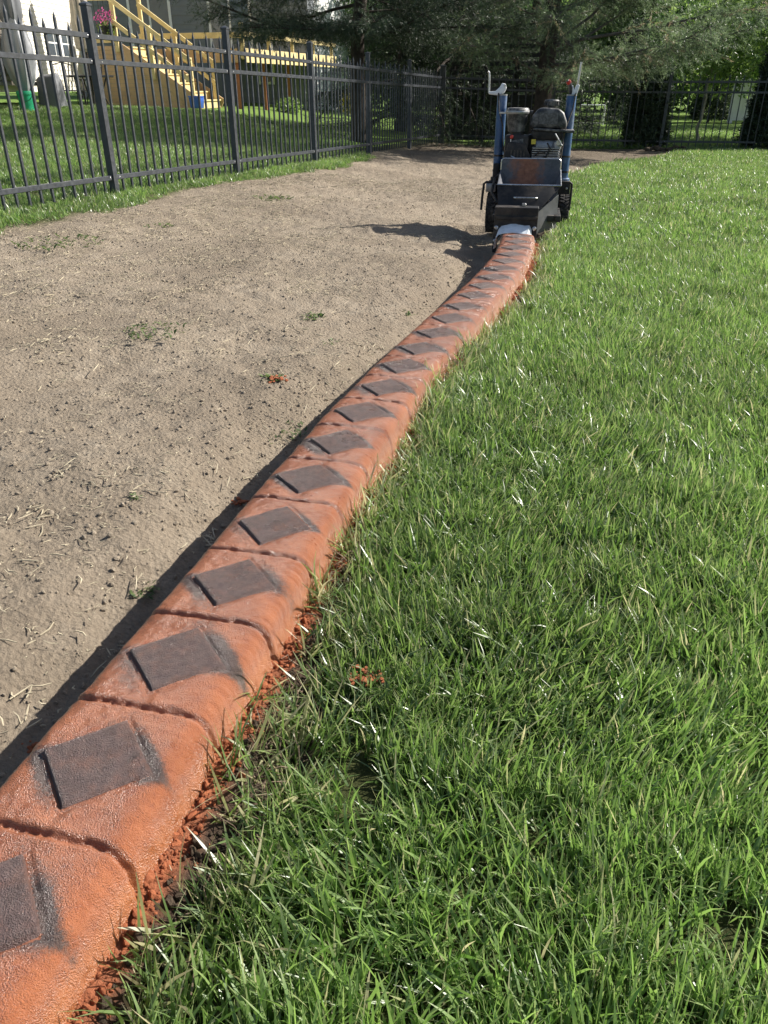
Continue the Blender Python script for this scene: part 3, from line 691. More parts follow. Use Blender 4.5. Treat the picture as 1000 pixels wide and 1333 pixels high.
# hopper
hp = MB()
def rounded_rect(x0, x1, z0, z1, r, n=5):
    pts = [(x0, z0), (x1, z0)]
    for cx, cz, a0 in ((x1 - r, z1 - r, 0), (x0 + r, z1 - r, 90)):
        for i in range(n + 1): a = R(a0 + 90 * i / n); pts.append((cx + r * math.cos(a), cz + r * math.sin(a)))
    return pts
RX = lambda y, z=0: Matrix.Translation((0, y, z)) @ Matrix.Rotation(R(90), 4, 'X')
back = MB().prism(rounded_rect(-.200, .200, .25, .510, .022), .006, RX(-.20) ).build('hopper_back', M_rust, mac, .0015, 1)
ed = [(-.200, -.203, .36)] + [(x, -.203, z) for x, z in rounded_rect(-.200, .200, .25, .510, .022)[2:][::-1]] + [(.200, -.203, .36)]
MB().tube(ed, .0045, 8).build('rolled_edge', M_steel, back)
for s in (-1, 1):
    MB().add([(s * .203, -.206, .44), (s * .206, -.508, .372), (s * .12, -.45, .20), (s * .14, -.206, .20), (s * .198, -.206, .44), (s * .201, -.505, .372), (s * .115, -.447, .20), (s * .135, -.206, .20)],
             [[0, 1, 2, 3], [7, 6, 5, 4], [0, 4, 5, 1], [1, 5, 6, 2], [2, 6, 7, 3], [3, 7, 4, 0]]).build('hopper_side', M_rust, mac, 0, smooth=False)
MB().tube([(.206, -.505, .373), (.204, -.35, .408), (.203, -.206, .442)], .005, 8).build('side_rim', M_steel, mac)
fr = MB().add([(-.207, -.508, .372), (.207, -.508, .372), (.062, -.62, .215), (-.185, -.62, .215), (-.207, -.500, .370), (.207, -.500, .370), (.062, -.612, .212), (-.185, -.612, .212)],
              [[0, 1, 2, 3], [7, 6, 5, 4], [0, 4, 5, 1], [1, 5, 6, 2], [2, 6, 7, 3], [3, 7, 4, 0]]).build('hopper_front', M_black, mac, .001, 1)
MB().tube([(-.208, -.509, .374), (.208, -.509, .374)], .005, 8).build('front_rim', M_steel, fr)
MB().tube([(-.085, -.555, .300), (-.087, -.585, .305), (-.078, -.592, .305), (.05, -.592, .305), (.058, -.585, .305), (.056, -.555, .300)], .006, 8).build('pull_handle', M_steel, fr)
MB().lathe([(.011, -.005), (.011, .004), (.006, .008)], (.075, -.215, .34), 10, 'y').build('white_bolt', M_white, back)
# side deflector plate and chute body
MB().add([(.065, -.60, .215), (.200, -.43, .31), (.205, -.42, .10), (.075, -.60, .085), (.058, -.594, .215), (.193, -.424, .31), (.198, -.414, .10), (.068, -.594, .085)],
         [[0, 1, 2, 3], [7, 6, 5, 4], [0, 4, 5, 1], [1, 5, 6, 2], [2, 6, 7, 3], [3, 7, 4, 0]]).build('side_plate', M_slate, mac, .001, 1)
MB().box(-.185, .062, -.80, -.45, .150, .2125).build('chute', M_black, mac, .004)
# mould box: front plate with an arched opening over the curb
cxm = -.062
arch = [(-.135, .012), (-.135, .285), (.135, .285), (.135, .012), (.112, .012), (.106, .095), (.088, .122), (.03, .137), (-.03, .137), (-.088, .122), (-.106, .095), (-.112, .012)]
mo = MB().prism([(x + cxm, z) for x, z in arch], .10, RX(-.80)).build('mould_box', M_black, mac, .003, 1)
for bx, bz in ((-.118, .165), (.118, .165), (-.121, .085), (.121, .085)):
    MB().lathe([(.013, 0), (.013, -.009), (.008, -.013)], (cxm + bx, -.9005, bz), 8, 'y').build('bolt', M_steel, mo)
MB().box(cxm - .022, cxm + .022, -.906, -.9012, .172, .186).build('plate_tag', M_steel, mo, .001, 1)
MB().box(cxm + .03, cxm + .055, -.84, -.80, .286, .300).build('latch', M_steel, mo, .002, 1)
MB().prism([(cxm - .12, .215), (cxm + .125, .215), (cxm + .13, .235), (cxm - .125, .235)], .012, RX(-.9005)).build('cross_rib', M_black, mo, .002, 1)
# white sleeve where the curb leaves the mould
sv = MB(); ks = 14
prof = [(-.112, .045), (-.110, .08), (-.102, .108), (-.086, .127), (-.06, .136), (-.03, .140), (0, .141), (.03, .140), (.06, .136), (.086, .127), (.102, .108), (.110, .08), (.113, .045)]
gS = np.random.default_rng(5)
row0 = [(x * 1.0 + cxm, -.9015, z + .05 * (z > .1) + gS.uniform(-.006, .006)) for x, z in prof]; row1 = [(x * 1.02 + cxm - .012, -.955 - gS.uniform(0, .03), z + .0065) for x, z in prof]
row2 = [(x, y + .0, z - .003) for x, y, z in row1]; row3 = [(x, y, z - .003) for x, y, z in row0]
n_ = len(prof); sv.add(row0 + row1 + row2 + row3, [[i, i + 1, n_ + i + 1, n_ + i] for i in range(n_ - 1)] + [[n_ + i, n_ + i + 1, 2 * n_ + i + 1, 2 * n_ + i] for i in range(n_ - 1)] + [[2 * n_ + i, 2 * n_ + i + 1, 3 * n_ + i + 1, 3 * n_ + i] for i in range(n_ - 1)])
sv.build('mould_sleeve', simple('white_sheet_plastic', (.66, .70, .74), .35, 0, .12, 40, .3, 60), mac)
# wheels
for s in (-1, 1):
    wl = MB(); wl.lathe([(.062, -.034), (.105, -.037), (.120, -.033), (.128, -.02), (.130, 0), (.128, .02), (.120, .033), (.105, .037), (.062, .034)], (s * .258, .0, .130), 32, 'x')
    w = wl.build('wheel', M_rubber, mac)
    tr = MB()
    for i in range(26):
        a = 2 * math.pi * i / 26
        for q, off in ((-.017, 0), (.017, .5)):
            aa = a + off * 2 * math.pi / 26
            M = Matrix.Translation((s * .258, 0, .13)) @ Matrix.Rotation(aa, 4, 'X') @ Matrix.Translation((q, 0, .129)) @ Matrix.Rotation(R(25 if q > 0 else -25), 4, 'Z')
            tr.box(-.015, .015, -.007, .007, -.004, .006, M)
    tr.build('tyre_tread', M_rubber, w)
    MB().lathe([(.012, -.038), (.022, -.036), (.058, -.028), (.066, -.033), (.066, .033), (.058, .028), (.022, .036), (.012, .038)], (s * .258, 0, .130), 24, 'x').build('rim', M_slate, w)
MB().tube([(-.25, 0, .13), (.25, 0, .13)], .011, 10).build('axle', M_steel, mac)
# bent guard rods
MB().tube([(-.20, -.13, .350), (-.30, -.13, .350), (-.315, -.13, .340), (-.322, -.13, .25), (-.325, -.13, .165)], .0085, 10).build('guard_rod', M_black, mac)
MB().tube([(.20, -.16, .362), (.275, -.16, .362), (.290, -.16, .352), (.292, -.16, .27), (.290, -.16, .18)], .0085, 10).build('guard_rod', M_black, mac)
MB().box(-.305, -.235, -.04, .06, .275, .33).build('left_bracket', M_alu, mac, .004)
MB().box(-.262, -.222, -.03, .06, .36, .46).build('clamp_block', M_black, mac, .006)
# engine
eng = MB(); eng.box(-.175, .15, -.10, .14, .216, .44); eng.box(-.19, -.03, -.13, .10, .43, .645)
e = eng.build('engine_block', M_black, mac, .012)
MB().lathe([(.145, 0), (.150, .02), (.148, .06), (.10, .085)], (.01, .10, .50), 28, 'y').build('flywheel_shroud', M_plastic, e)
cf = MB()
for i in range(9): cf.box(.0, .19, -.12, .06, .455 + i * .014, .461 + i * .014)
cf.build('cooling_fin', M_alu, e)
tk = MB().prism([(-.125, .0), (-.13, .03), (-.115, .075), (-.075, .118), (-.03, .125), (.06, .120), (.095, .095), (.118, .045), (.125, .0)], .20, Matrix.Translation((.098, .14, .690)) @ Matrix.Rotation(R(90), 4, 'X')).build('fuel_tank', M_plastic, mac, .018, 3)
MB().box(-.04, .240, -.075, .155, .676, .692, Matrix.Rotation(R(3), 4, 'Y')).build('tank_seam', M_plastic, tk, .004)
MB().prism([(-.10, 0), (.10, 0), (.12, .06), (-.12, .06)], .19, Matrix.Translation((.098, .13, .617)) @ Matrix.Rotation(R(90), 4, 'X')).build('tank_base', M_black, tk, .012)
MB().box(.03, .155, -.064, -.0615, .715, .785).build('tank_label', simple('faded_sticker', (.10, .10, .10), .5, 0, .6, 60), tk, .001, 1)
cp = MB().lathe([(.030, 0), (.030, .012), (.050, .014), (.052, .042), (.046, .050), (.01, .052)], (.108, .04, .812), 20).build('fuel_cap', M_plastic, tk)
rb = MB()
for i in range(18):
    a = 2 * math.pi * i / 18; rb.box(-.003, .003, -.004, .004, .016, .040, Matrix.Translation((.108 + .0525 * math.cos(a), .04 + .0525 * math.sin(a), .812)) @ Matrix.Rotation(a, 4, 'Z'))
rb.build('cap_ribs', M_plastic, cp)
af = MB().lathe([(.055, 0), (.062, .03), (.068, .05), (.073, .10), (.078, .118), (.080, .135), (.072, .147), (.01, .150)], (-.120, -.01, .665), 26).build('air_filter', M_plastic, mac)
MB().lathe([(.0795, .112), (.082, .118), (.082, .126), (.0795, .132)], (-.120, -.01, .665), 26).build('filter_rim', M_alu, af)
MB().tube([(-.12, -.01, .70), (-.11, -.01, .64), (-.10, -.02, .60)], .045, 16).build('filter_elbow', M_black, af)
MB().box(-.245, -.195, -.02, .0, .775, .787).build('filter_strut', M_steel, af, .002, 1)
MB().lathe([(.012, 0), (.012, .02)], (-.035, -.01, .785), 12, 'x').build('breather', M_plastic, af)
sw = MB().prism([(-.045, .0), (-.045, .07), (.035, .085), (.04, .02), (.0, -.02)], .03, Matrix.Translation((-.10, -.105, .545)) @ Matrix.Rotation(R(90), 4, 'X')).build('switch_box', M_plastic, e, .005)
MB().lathe([(.011, 0), (.012, -.012), (.007, -.018)], (-.145, -.136, .640), 12, 'y').build('red_knob', M_red, e)
MB().tube([(-.150, -.140, .625), (-.150, -.145, .54), (-.148, -.15, .525), (-.10, -.17, .505)], .0035, 6).build('choke_rod', M_steel, e)
MB().box(-.01, .02, -.135, -.129, .595, .625).build('warning_plate', M_yel, e, .001, 1)
cb = MB().lathe([(.022, 0), (.03, .01), (.03, .05), (.018, .06)], (.165, -.08, .555), 14).build('carburettor', M_alu, e)
MB().beam((.145, -.10, .66), (.200, -.10, .585), .026, .010).build('throttle_lever', M_steel, cb, .002, 1)
MB().lathe([(.017, 0), (.017, -.02)], (.175, -.09, .605), 12, 'y').build('carburettor_bowl', M_steel, cb)
ms = MB().lathe([(.05, -.07), (.06, -.06), (.06, .06), (.05, .07)], (.085, .0, .575), 18, 'x', 1, 1).build('muffler', M_alu, e)
MB().tube([(.10, -.1, .60), (.12, -.13, .57), (.10, -.14, .52), (.06, -.13, .50)], .006, 8).build('fuel_hose', M_rubber, e)
MB().tube([(.19, -.06, .68), (.205, -.09, .60), (.20, -.1, .52), (.21, -.05, .40)], .005, 8).build('throttle_cable', M_rubber, e)
MB().tube([(.02, -.12, .52), (.05, -.14, .55), (.09, -.13, .545)], .005, 8).build('spark_lead', M_rubber, e)


for s_ in (-1, 1):
    MB().tube([(s_ * .262, .07, .90), (s_ * .25, .03, .80), (s_ * .215, -.02, .70), (s_ * .20, -.06, .56), (s_ * .17, -.09, .47)], .0045, 8).build('control_cable', M_rubber, mac)
    for z_ in (.40, .50): MB().lathe([(.0365, 0), (.0365, .012)], (s_ * .236, .10, z_), 20).build('cable_strap', M_rubber, mac)
    for q_ in (-.03, .03): MB().lathe([(.008, 0), (.008, -.007), (.004, -.010)], (s_ * .236 + q_, .0445, .30), 8, 'y').build('bolt', M_steel, mac)
MB().tube([(-.19, -.12, .42), (-.24, -.18, .38), (-.25, -.3, .30), (-.2, -.42, .25)], .009, 10).build('water_hose', M_rubber, mac)
bg = MB().prism([(-.07, -.05), (.06, -.06), (.09, .02), (.05, .10), (-.06, .11), (-.09, .03)], .03, Matrix.Translation((-.10, -.125, .50)) @ Matrix.Rotation(R(90), 4, 'X')).build('belt_guard', M_black, mac, .008)
for q_ in range(5): MB().box(-.145 + q_ * .022, -.135 + q_ * .022, -.1565, -.1552, .47, .56).build('vent_slot', M_rubber, bg)

# ------------------------------------------------------------------ neighbouring house, deck and patio things
M_siding = simple('cream_siding', (.76, .72, .62), .6, 0, .06, 3, .05, 60)
M_siding_grey = simple('grey_siding', (.17, .185, .20), .6, 0, .1, 3)
M_trim = simple('white_trim', (.78, .78, .76), .5, 0, .06, 5)
M_glass = simple('window_glass', (.06, .08, .10), .06, 0, .2, 3, spec=.8)
M_stone = simple('stone_veneer', (.36, .32, .26), .85, 0, .45, 6, .6, 30)
M_deck = simple('yellow_deck_wood', (.60, .48, .235), .65, 0, .18, 5, .15, 40)
M_plank = simple('tan_plank', (.48, .33, .19), .75, 0, .18, 4, .2, 40)
M_post_red = simple('redwood_post', (.34, .13, .065), .7, 0, .2, 6)
M_cover = simple('grey_cover_fabric', (.34, .345, .36), .8, 0, .15, 4, .2, 20)
M_cover_dark = simple('dark_cover_fabric', (.15, .155, .165), .8, 0, .2, 4, .2, 20)
M_umb = simple('beige_umbrella_fabric', (.40, .36, .30), .85, 0, .2, 6)
M_green = simple('green_plastic', (.02, .33, .16), .4, 0, .1)
M_bluebin = simple('blue_plastic', (.03, .10, .42), .4, 0, .1)
M_iron = simple('black_iron', (.02, .02, .022), .45, .3, .2)
M_patio = simple('patio_slab', (.36, .34, .31), .85, 0, .15, 3)
M_dark_wood = simple('dark_wood', (.020, .019, .018), .8, 0, .3, 8)  # evenly near-black wood
GH = -.455
def wall_pt(Y): return Vector((-6.95 - .07 * (20.5 - Y), Y, 0))
house = thing('house', 'cream sided house wall with stone base beside the wooden deck', 'house', wall_pt(20.5) + Vector((0, 0, GH)))
H0 = house.location.copy()
mb = MB(); a = wall_pt(13.0) - H0; b = wall_pt(20.5) - H0; d = (b - a).normalized(); nrm = Vector((d.y, -d.x, 0))
for i in range(58):
    z = -.1 + GH * 0 + i * .102
    za = Vector((0, 0, z - H0.z + GH))
    q = [a + za + nrm * .016, b + za + nrm * .016, b + za + nrm * .004 + Vector((0, 0, .102)), a + za + nrm * .004 + Vector((0, 0, .102)),
         a + za - nrm * .02, b + za - nrm * .02, b + za - nrm * .02 + Vector((0, 0, .102)), a + za - nrm * .02 + Vector((0, 0, .102))]
    mb.add(q, [[0, 1, 2, 3], [4, 5, 1, 0], [5, 6, 2, 1], [4, 0, 3, 7]])
mb.build('siding', M_siding, house, smooth=False)
MB().beam(b + Vector((0, 0, .0)) + nrm * .02, b + Vector((0, 0, 5.8)) + nrm * .02, .12, .05, (0, 1, 0)).build('corner_trim', M_trim, house)
# body behind the siding and a simple roof
MB().add([tuple(a + Vector((-6, 0, -.1)) - nrm * .03), tuple(a - nrm * .03 + Vector((0, 0, -.1))), tuple(b - nrm * .03 + Vector((0, 0, -.1))), tuple(b + Vector((-6, 0, -.1)) - nrm * .03)] + [tuple(v) for v in
          (a + Vector((-6, 0, 5.8)) - nrm * .03, a - nrm * .03 + Vector((0, 0, 5.8)), b - nrm * .03 + Vector((0, 0, 5.8)), b + Vector((-6, 0, 5.8)) - nrm * .03)],
         [[0, 1, 5, 4], [1, 2, 6, 5], [2, 3, 7, 6], [3, 0, 4, 7], [4, 5, 6, 7]]).build('wall_core', M_siding, house, smooth=False)
MB().add([(-6.6, -8, 5.75), (.45, -8, 5.75), (.45, .4, 5.75), (-6.6, .4, 5.75), (-3, -8, 8.2), (-3, .4, 8.2)], [[0, 3, 5, 4], [1, 4, 5, 2], [0, 4, 1], [2, 5, 3], [0, 1, 2, 3]]).build('roof', simple('roof_shingle', (.10, .095, .09), .9, 0, .3, 6), house, smooth=False)
# stone base
st = MB(); g = np.random.default_rng(9)
y = 14.2
for r in range(15):
    z = r * .082; yy = 13.6 + g.uniform(0, .15)
    while yy < 17.55:
        L = g.uniform(.16, .42); y2 = min(yy + L, 17.6); p0 = wall_pt(yy); p1 = wall_pt(y2); ex = .22 + g.uniform(-.015, .02)
        M = Matrix((nrm, d, Vector((0, 0, 1)))).transposed().to_4x4(); M.translation = p0 - H0
        st.box(.02, ex, .008, (p1 - p0).length - .008, z + .006, z + .078, M); yy = y2
st.build('stone_base', M_stone, house, .012, 1)
# basement window
def on_wall(y0, y1, z0, z1, t0, t1, mat, name, parent=house):
    p0 = wall_pt(y0) - H0; L = (wall_pt(y1) - wall_pt(y0)).length
    M = Matrix((nrm, d, Vector((0, 0, 1)))).transposed().to_4x4(); M.translation = p0
    return MB().box(t0, t1, 0, L, z0 - GH, z1 - GH, M).build(name, mat, parent, .004, 1)
w = on_wall(18.75, 20.15, .06, .66, .017, .045, M_trim, 'window')
for k in range(2):
    for (z0, z1) in ((.12, .335), (.365, .60)):
        for j in range(2):
            s = 18.83 + k * .67 + j * .30; on_wall(s, s + .27, z0, z1, .046, .050, M_glass, 'pane', w)
# patio slab
tag(MB().box(-7.6, -4.25, 15.6, 21.6, GH - .25, GH - .02).build('patio', M_patio), kind='structure')
# wooden deck with stairs
DD = Vector((.978, -.208, 0)); DW = Vector((.208, .978, 0)); DN = -DW
S0 = Vector((-4.25, 20.0, GH))                                    # foot of the near stringer
deck = thing('wooden_deck', 'new yellow wood deck with plank skirting and a flight of stairs', 'deck', S0)
NST, RISE, RUN = 7, .178, .262; DZ = NST * RISE
def dl(t, w, z): return -DD * t + DW * w + Vector((0, 0, z))      # t: distance left of the stair foot
TOP = NST * RUN
for i in range(16):                                               # skirting planks, clipped by the stringer
    z0 = .01 + i * .083; z1 = z0 + .078
    if z1 > DZ - .02: z1 = DZ - .02
    tr = (z0 / DZ) * TOP + .06; te = (z1 / DZ) * TOP + .06
    jn = [2.74] + ([random.uniform(1.9, 2.4)] if i % 2 else [random.uniform(2.1, 2.6)]) + ([random.uniform(1.2, 1.6)] if tr < 1.0 else []) + [None]
    for aL, bL in zip(jn[:-1], jn[1:]):
        l0 = aL - .004; 
        if bL is None: q = [dl(l0, .0, z0), dl(tr, .0, z0), dl(te, .0, z1), dl(l0, .0, z1)]
        else: q = [dl(l0, .0, z0), dl(bL + .004, .0, z0), dl(bL + .004, .0, z1), dl(l0, .0, z1)]
        if (q[1] - q[0]).length < .05: continue
        q2 = [v + DW * .03 for v in q]; jit = DN * random.uniform(0, .008)
        MB().add([v + jit for v in q] + q2, [[0, 1, 2, 3], [7, 6, 5, 4], [0, 4, 5, 1], [1, 5, 6, 2], [2, 6, 7, 3], [3, 7, 4, 0]]).build('plank', M_plank, deck, 0, smooth=False)
SWD = 1.25
for i in range(NST):
    t = (NST - 1 - i)
    z = (i + 1) * RISE; tl = i * RUN
    q = [dl(tl, .05, z - RISE), dl(tl, SWD, z - RISE), dl(tl, SWD, z - .03), dl(tl, .05, z - .03)]
    q2 = [v - DD * .02 for v in q]
    MB().add(q + q2, [[0, 1, 2, 3], [7, 6, 5, 4], [0, 4, 5, 1], [1, 5, 6, 2], [2, 6, 7, 3], [3, 7, 4, 0]]).build('riser', M_deck, deck, smooth=False)
    q = [dl(tl - .03, .04, z - .03), dl(tl - .03, SWD + .01, z - .03), dl(tl + RUN - .002, SWD + .01, z - .03), dl(tl + RUN - .002, .04, z - .03)]
    q2 = [v + Vector((0, 0, .03)) for v in q]
    MB().add(q + q2, [[0, 3, 2, 1], [4, 5, 6, 7], [0, 1, 5, 4], [1, 2, 6, 5], [2, 3, 7, 6], [3, 0, 4, 7]]).build('tread', M_deck, deck, smooth=False)
for w_ in (-.012, SWD + .03):
    MB().beam(dl(-.05, w_, .07), dl(TOP, w_, DZ - .02), .04, .24).build('stringer', M_plank, deck, .003, 1)
    po = []
    for t_, h_ in ((.10, .95), (TOP * .55, .95), (TOP - .02, 1.02)):
        zb = t_ / TOP * DZ; MB().beam(dl(t_, w_ - .04, max(0, zb - .1)), dl(t_, w_ - .04, zb + h_), .085, .085, (0, 1, 0)).build('post', M_deck, deck, .006, 1)
    for h_ in (.90, .48):
        MB().beam(dl(.05, w_ - .09, .04 + h_), dl(TOP, w_ - .09, DZ + h_), .04, .09).build('handrail', M_deck, deck, .004, 1)
# landing, joists and its railing
MB().add([dl(TOP, .0, DZ - .03), dl(3.3, .0, DZ - .03), dl(3.3, 3.2, DZ - .03), dl(TOP, 3.2, DZ - .03), dl(TOP, .0, DZ), dl(3.3, .0, DZ), dl(3.3, 3.2, DZ), dl(TOP, 3.2, DZ)],
         [[0, 1, 2, 3], [7, 6, 5, 4], [0, 4, 5, 1], [1, 5, 6, 2], [2, 6, 7, 3], [3, 7, 4, 0]]).build('landing', M_deck, deck, smooth=False)
MB().beam(dl(TOP, .05, DZ + .95), dl(3.2, .05, DZ + .95), .04, .14).build('rail', M_deck, deck, .004, 1)
MB().beam(dl(TOP, .05, DZ + .12), dl(3.2, .05, DZ + .12), .04, .09).build('rail', M_deck, deck, .004, 1)
for k in range(11): MB().beam(dl(TOP + .12 + k * .12, .05, DZ + .1), dl(TOP + .12 + k * .12, .05, DZ + .93), .012, .012, (0, 1, 0)).build('baluster', M_iron, deck)
for k in range(2): MB().beam(dl(2.6 + .5 * k, .05, DZ - .1), dl(2.6 + .5 * k, .05, DZ + 1.0), .085, .085, (0, 1, 0)).build('post', M_deck, deck, .006, 1)
# right wing of the deck: rim board, low rail, posts and supports
C0 = Vector((-3.38, 21.5, 0)) - S0; CD = Vector((.30, .954, 0)); CN = Vector((.954, -.30, 0)); WZ = .77 - GH
wing = thing('wooden_deck', 'yellow deck wing on reddish posts over the dark space under the house', 'deck', Vector((-3.38, 21.5, GH)))
def wl(t, o, z): return CD * t + CN * o + Vector((0, 0, z))
MB().add([wl(0, 0, WZ - .03), wl(6.2, 0, WZ - .03), wl(6.2, -3, WZ - .03), wl(0, -3, WZ - .03), wl(0, 0, WZ), wl(6.2, 0, WZ), wl(6.2, -3, WZ), wl(0, -3, WZ)],
         [[0, 1, 2, 3], [7, 6, 5, 4], [0, 4, 5, 1], [1, 5, 6, 2], [2, 6, 7, 3], [3, 7, 4, 0]]).build('deck_floor', M_deck, wing, smooth=False)
for k in range(8): MB().beam(wl(.02 + k * .78, .025, WZ - .12), wl(.02 + k * .78 + .765, .025, WZ - .12), .04, .30).build('rim_board', M_deck, wing, .004, 1)
MB().beam(wl(0, .03, WZ + .32), wl(6.2, .03, WZ + .32), .045, .10).build('rail', M_deck, wing, .004, 1)
MB().beam(wl(-.02, .0, WZ + .30), wl(-.02, -2.8, WZ + .30), .045, .12).build('rail', M_deck, wing, .004, 1)
for k in range(5): MB().beam(wl(.05 + k * 1.5, -.04, WZ - .2), wl(.05 + k * 1.5, -.04, WZ + .55), .09, .09, (0, 1, 0)).build('post', M_deck, wing, .006, 1)
for k in range(6): MB().beam(wl(-.03, -.1 - k * .5, WZ - .12), wl(-.03, -.1 - k * .5 - .48, WZ - .12), .04, .30).build('rim_board', M_plank, wing, .004, 1)
for px, Y in ((314, 21.7), (346, 23.2), (378, 25.2)):
    p = at(px, 140, Y); p.z = GH; p = p - wing.location; MB().beam(p + Vector((0, 0, -.3)), p + Vector((0, 0, WZ - .1)), .11, .11, (0, 1, 0)).build('support_post', M_post_red, wing, .006, 1)
# house bodies behind the deck
h2 = thing('house', 'grey sided house behind the deck wing with dark shaded ground floor', 'house', (-6.5, 27.5, GH - .2))
mb = MB()
for i in range(50): mb.box(-3, 4.2, -.02 - (.012 if i % 2 else .0), .1, i * .12, i * .12 + .118)
mb.build('siding', M_siding_grey, h2, smooth=False)
MB().box(-3, 4.2, .1, 6, 0, 6).build('wall_core', M_siding_grey, h2)
MB().add([(-3.3, -.5, 5.9), (4.5, -.5, 5.9), (4.5, 6.4, 5.9), (-3.3, 6.4, 5.9), (-3.3, 3, 8), (4.5, 3, 8)], [[0, 1, 5, 4], [2, 3, 4, 5], [0, 4, 3], [1, 2, 5], [0, 3, 2, 1]]).build('roof', MATS['roof_shingle'], h2, smooth=False)
for x0 in (-1.2, 1.2):
    w = MB().box(x0, x0 + 1.3, -.06, -.035, 1.5, 3.4).build('window', M_trim, h2, .01, 1)
    for j in range(2): MB().box(x0 + .08 + j * .6, x0 + .62 + j * .6, -.066, -.0605, 1.58, 3.32).build('pane', M_glass, w)
w = MB().box(2.6, 3.1, -.06, -.035, .7, 1.9).build('window', M_trim, h2, .01, 1); MB().box(2.66, 3.04, -.066, -.0605, .78, 1.82).build('pane', M_glass, w)
h3 = thing('house', 'bright white house wall seen through the fence past the yellow deck', 'house', (-2.9, 33, -.9))
mb = MB(); A = Vector((0, 0, 0)); 
for i in range(36): mb.add([(0, -4.5, i * .16), (1.75, 0, i * .16), (1.745, .01, i * .16 + .158), (-.005, -4.49, i * .16 + .158)], [[0, 1, 2, 3]])
mb.build('siding', simple('white_siding', (.78, .78, .75), .6, 0, .05, 2), h3, smooth=False)
MB().add([(-.02, -4.48, -.1), (1.73, .02, -.1), (-4, .6, -.1), (-5, -4.2, -.1), (-.02, -4.48, 5.75), (1.73, .02, 5.75), (-4, .6, 5.75), (-5, -4.2, 5.75)], [[0, 1, 5, 4], [1, 2, 6, 5], [2, 3, 7, 6], [3, 0, 4, 7], [4, 5, 6, 7]]).build('wall_core', MATS['white_siding'], h3, smooth=False)
MB().beam((.05, -4.52, 0), (.05, -4.52, 5.6), .14, .14, (0, 1, 0)).build('corner_trim', M_trim, h3)
# patio things -------------------------------------------------
def P(px, Y, z=GH + .02): p = at(px, 140, Y); return (p.x, p.y, z)
def folded_cloth(prof, seed, n=48, amp=.12, fold=7):
    g = np.random.default_rng(seed); ph = g.uniform(0, 6.28, 4); V = []; F = []
    for i, (r, z) in enumerate(prof):
        for j in range(n):
            a = 2 * math.pi * j / n; k = 1 + amp * (math.sin(fold * a + ph[0] + z * 1.3) + .5 * math.sin((fold + 4) * a + ph[1] - z * 2) + .6 * math.sin(2 * a + ph[2]))
            V.append((r * k * math.cos(a), r * k * math.sin(a), z))
    m = len(prof)
    for i in range(m - 1):
        for j in range(n): F.append([i * n + j, i * n + (j + 1) % n, (i + 1) * n + (j + 1) % n, (i + 1) * n + j])
    F.append([j for j in range(n)][::-1]); F.append([(m - 1) * n + j for j in range(n)])
    mb = MB(); mb.v = V; mb.f = F; return mb
t = thing('covered_umbrella', 'grey fabric cover tied over a cantilever umbrella beside the stone base', 'umbrella', P(38, 16.4))
folded_cloth([(.05, .28), (.10, .36), (.20, .55), (.26, .8), (.24, 1.1), (.17, 1.4), (.12, 1.65), (.11, 1.9)], 3).build('cover', M_cover, t)
folded_cloth([(.13, 1.38), (.19, 1.55), (.20, 1.75), (.15, 2.0)], 4, amp=.08).build('cover_top', M_cover_dark, t)
MB().tube([(0, 0, 0), (0, 0, .35)], .03, 12).build('pole', M_iron, t); MB().lathe([(.28, 0), (.28, .05), (.06, .09)], n=20).build('base', M_iron, t)
t = thing('bucket', 'green plastic bucket standing below the grey umbrella cover', 'bucket', P(36, 16.1))
MB().lathe([(.115, 0), (.140, .30), (.15, .30), (.15, .33), (.143, .36), (.138, .36), (.125, .02)], n=24).build('pail', M_green, t)
MB().tube([(-.148, 0, .31), (-.12, -.1, .22), (0, -.155, .17), (.12, -.1, .22), (.148, 0, .31)], .004, 6).build('handle', M_iron, t)
t = thing('covered_grill', 'grill under a dark grey fitted cover against the cream wall', 'grill', P(70, 17.6))
cv = MB(); cv.add([(-.22, -.22, .0), (.24, -.22, .0), (.25, .22, .0), (-.23, .22, .0), (-.20, -.17, .58), (.18, -.17, .64), (.18, .17, .68), (-.20, .17, .64)], [[0, 1, 5, 4], [1, 2, 6, 5], [2, 3, 7, 6], [3, 0, 4, 7], [4, 5, 6, 7], [3, 2, 1, 0]])
cv.build('cover', M_cover_dark, t, .06, 3)
t = thing('patio_table', 'round black metal patio table holding a folded beige umbrella', 'table', P(124, 18.76))
MB().lathe([(.47, .60), (.48, .61), (.48, .63), (.46, .64), (.03, .64)], n=36).build('table_top', M_iron, t)
for k in range(4): a = R(45 + 90 * k); MB().tube([(.38 * math.cos(a), .38 * math.sin(a), 0), (.22 * math.cos(a), .22 * math.sin(a), .3), (.36 * math.cos(a), .36 * math.sin(a), .61)], .014, 8).build('leg', M_iron, t)
t = thing('folded_umbrella', 'folded beige patio umbrella standing in the round table', 'umbrella', P(124, 18.75))
MB().tube([(0, 0, .05), (0, 0, 2.6)], .02, 10).build('pole', M_iron, t)
folded_cloth([(.06, 1.06), (.17, 1.12), (.17, 1.5), (.14, 2.0), (.06, 2.5)], 8, amp=.16, fold=8).build('canopy', M_umb, t)
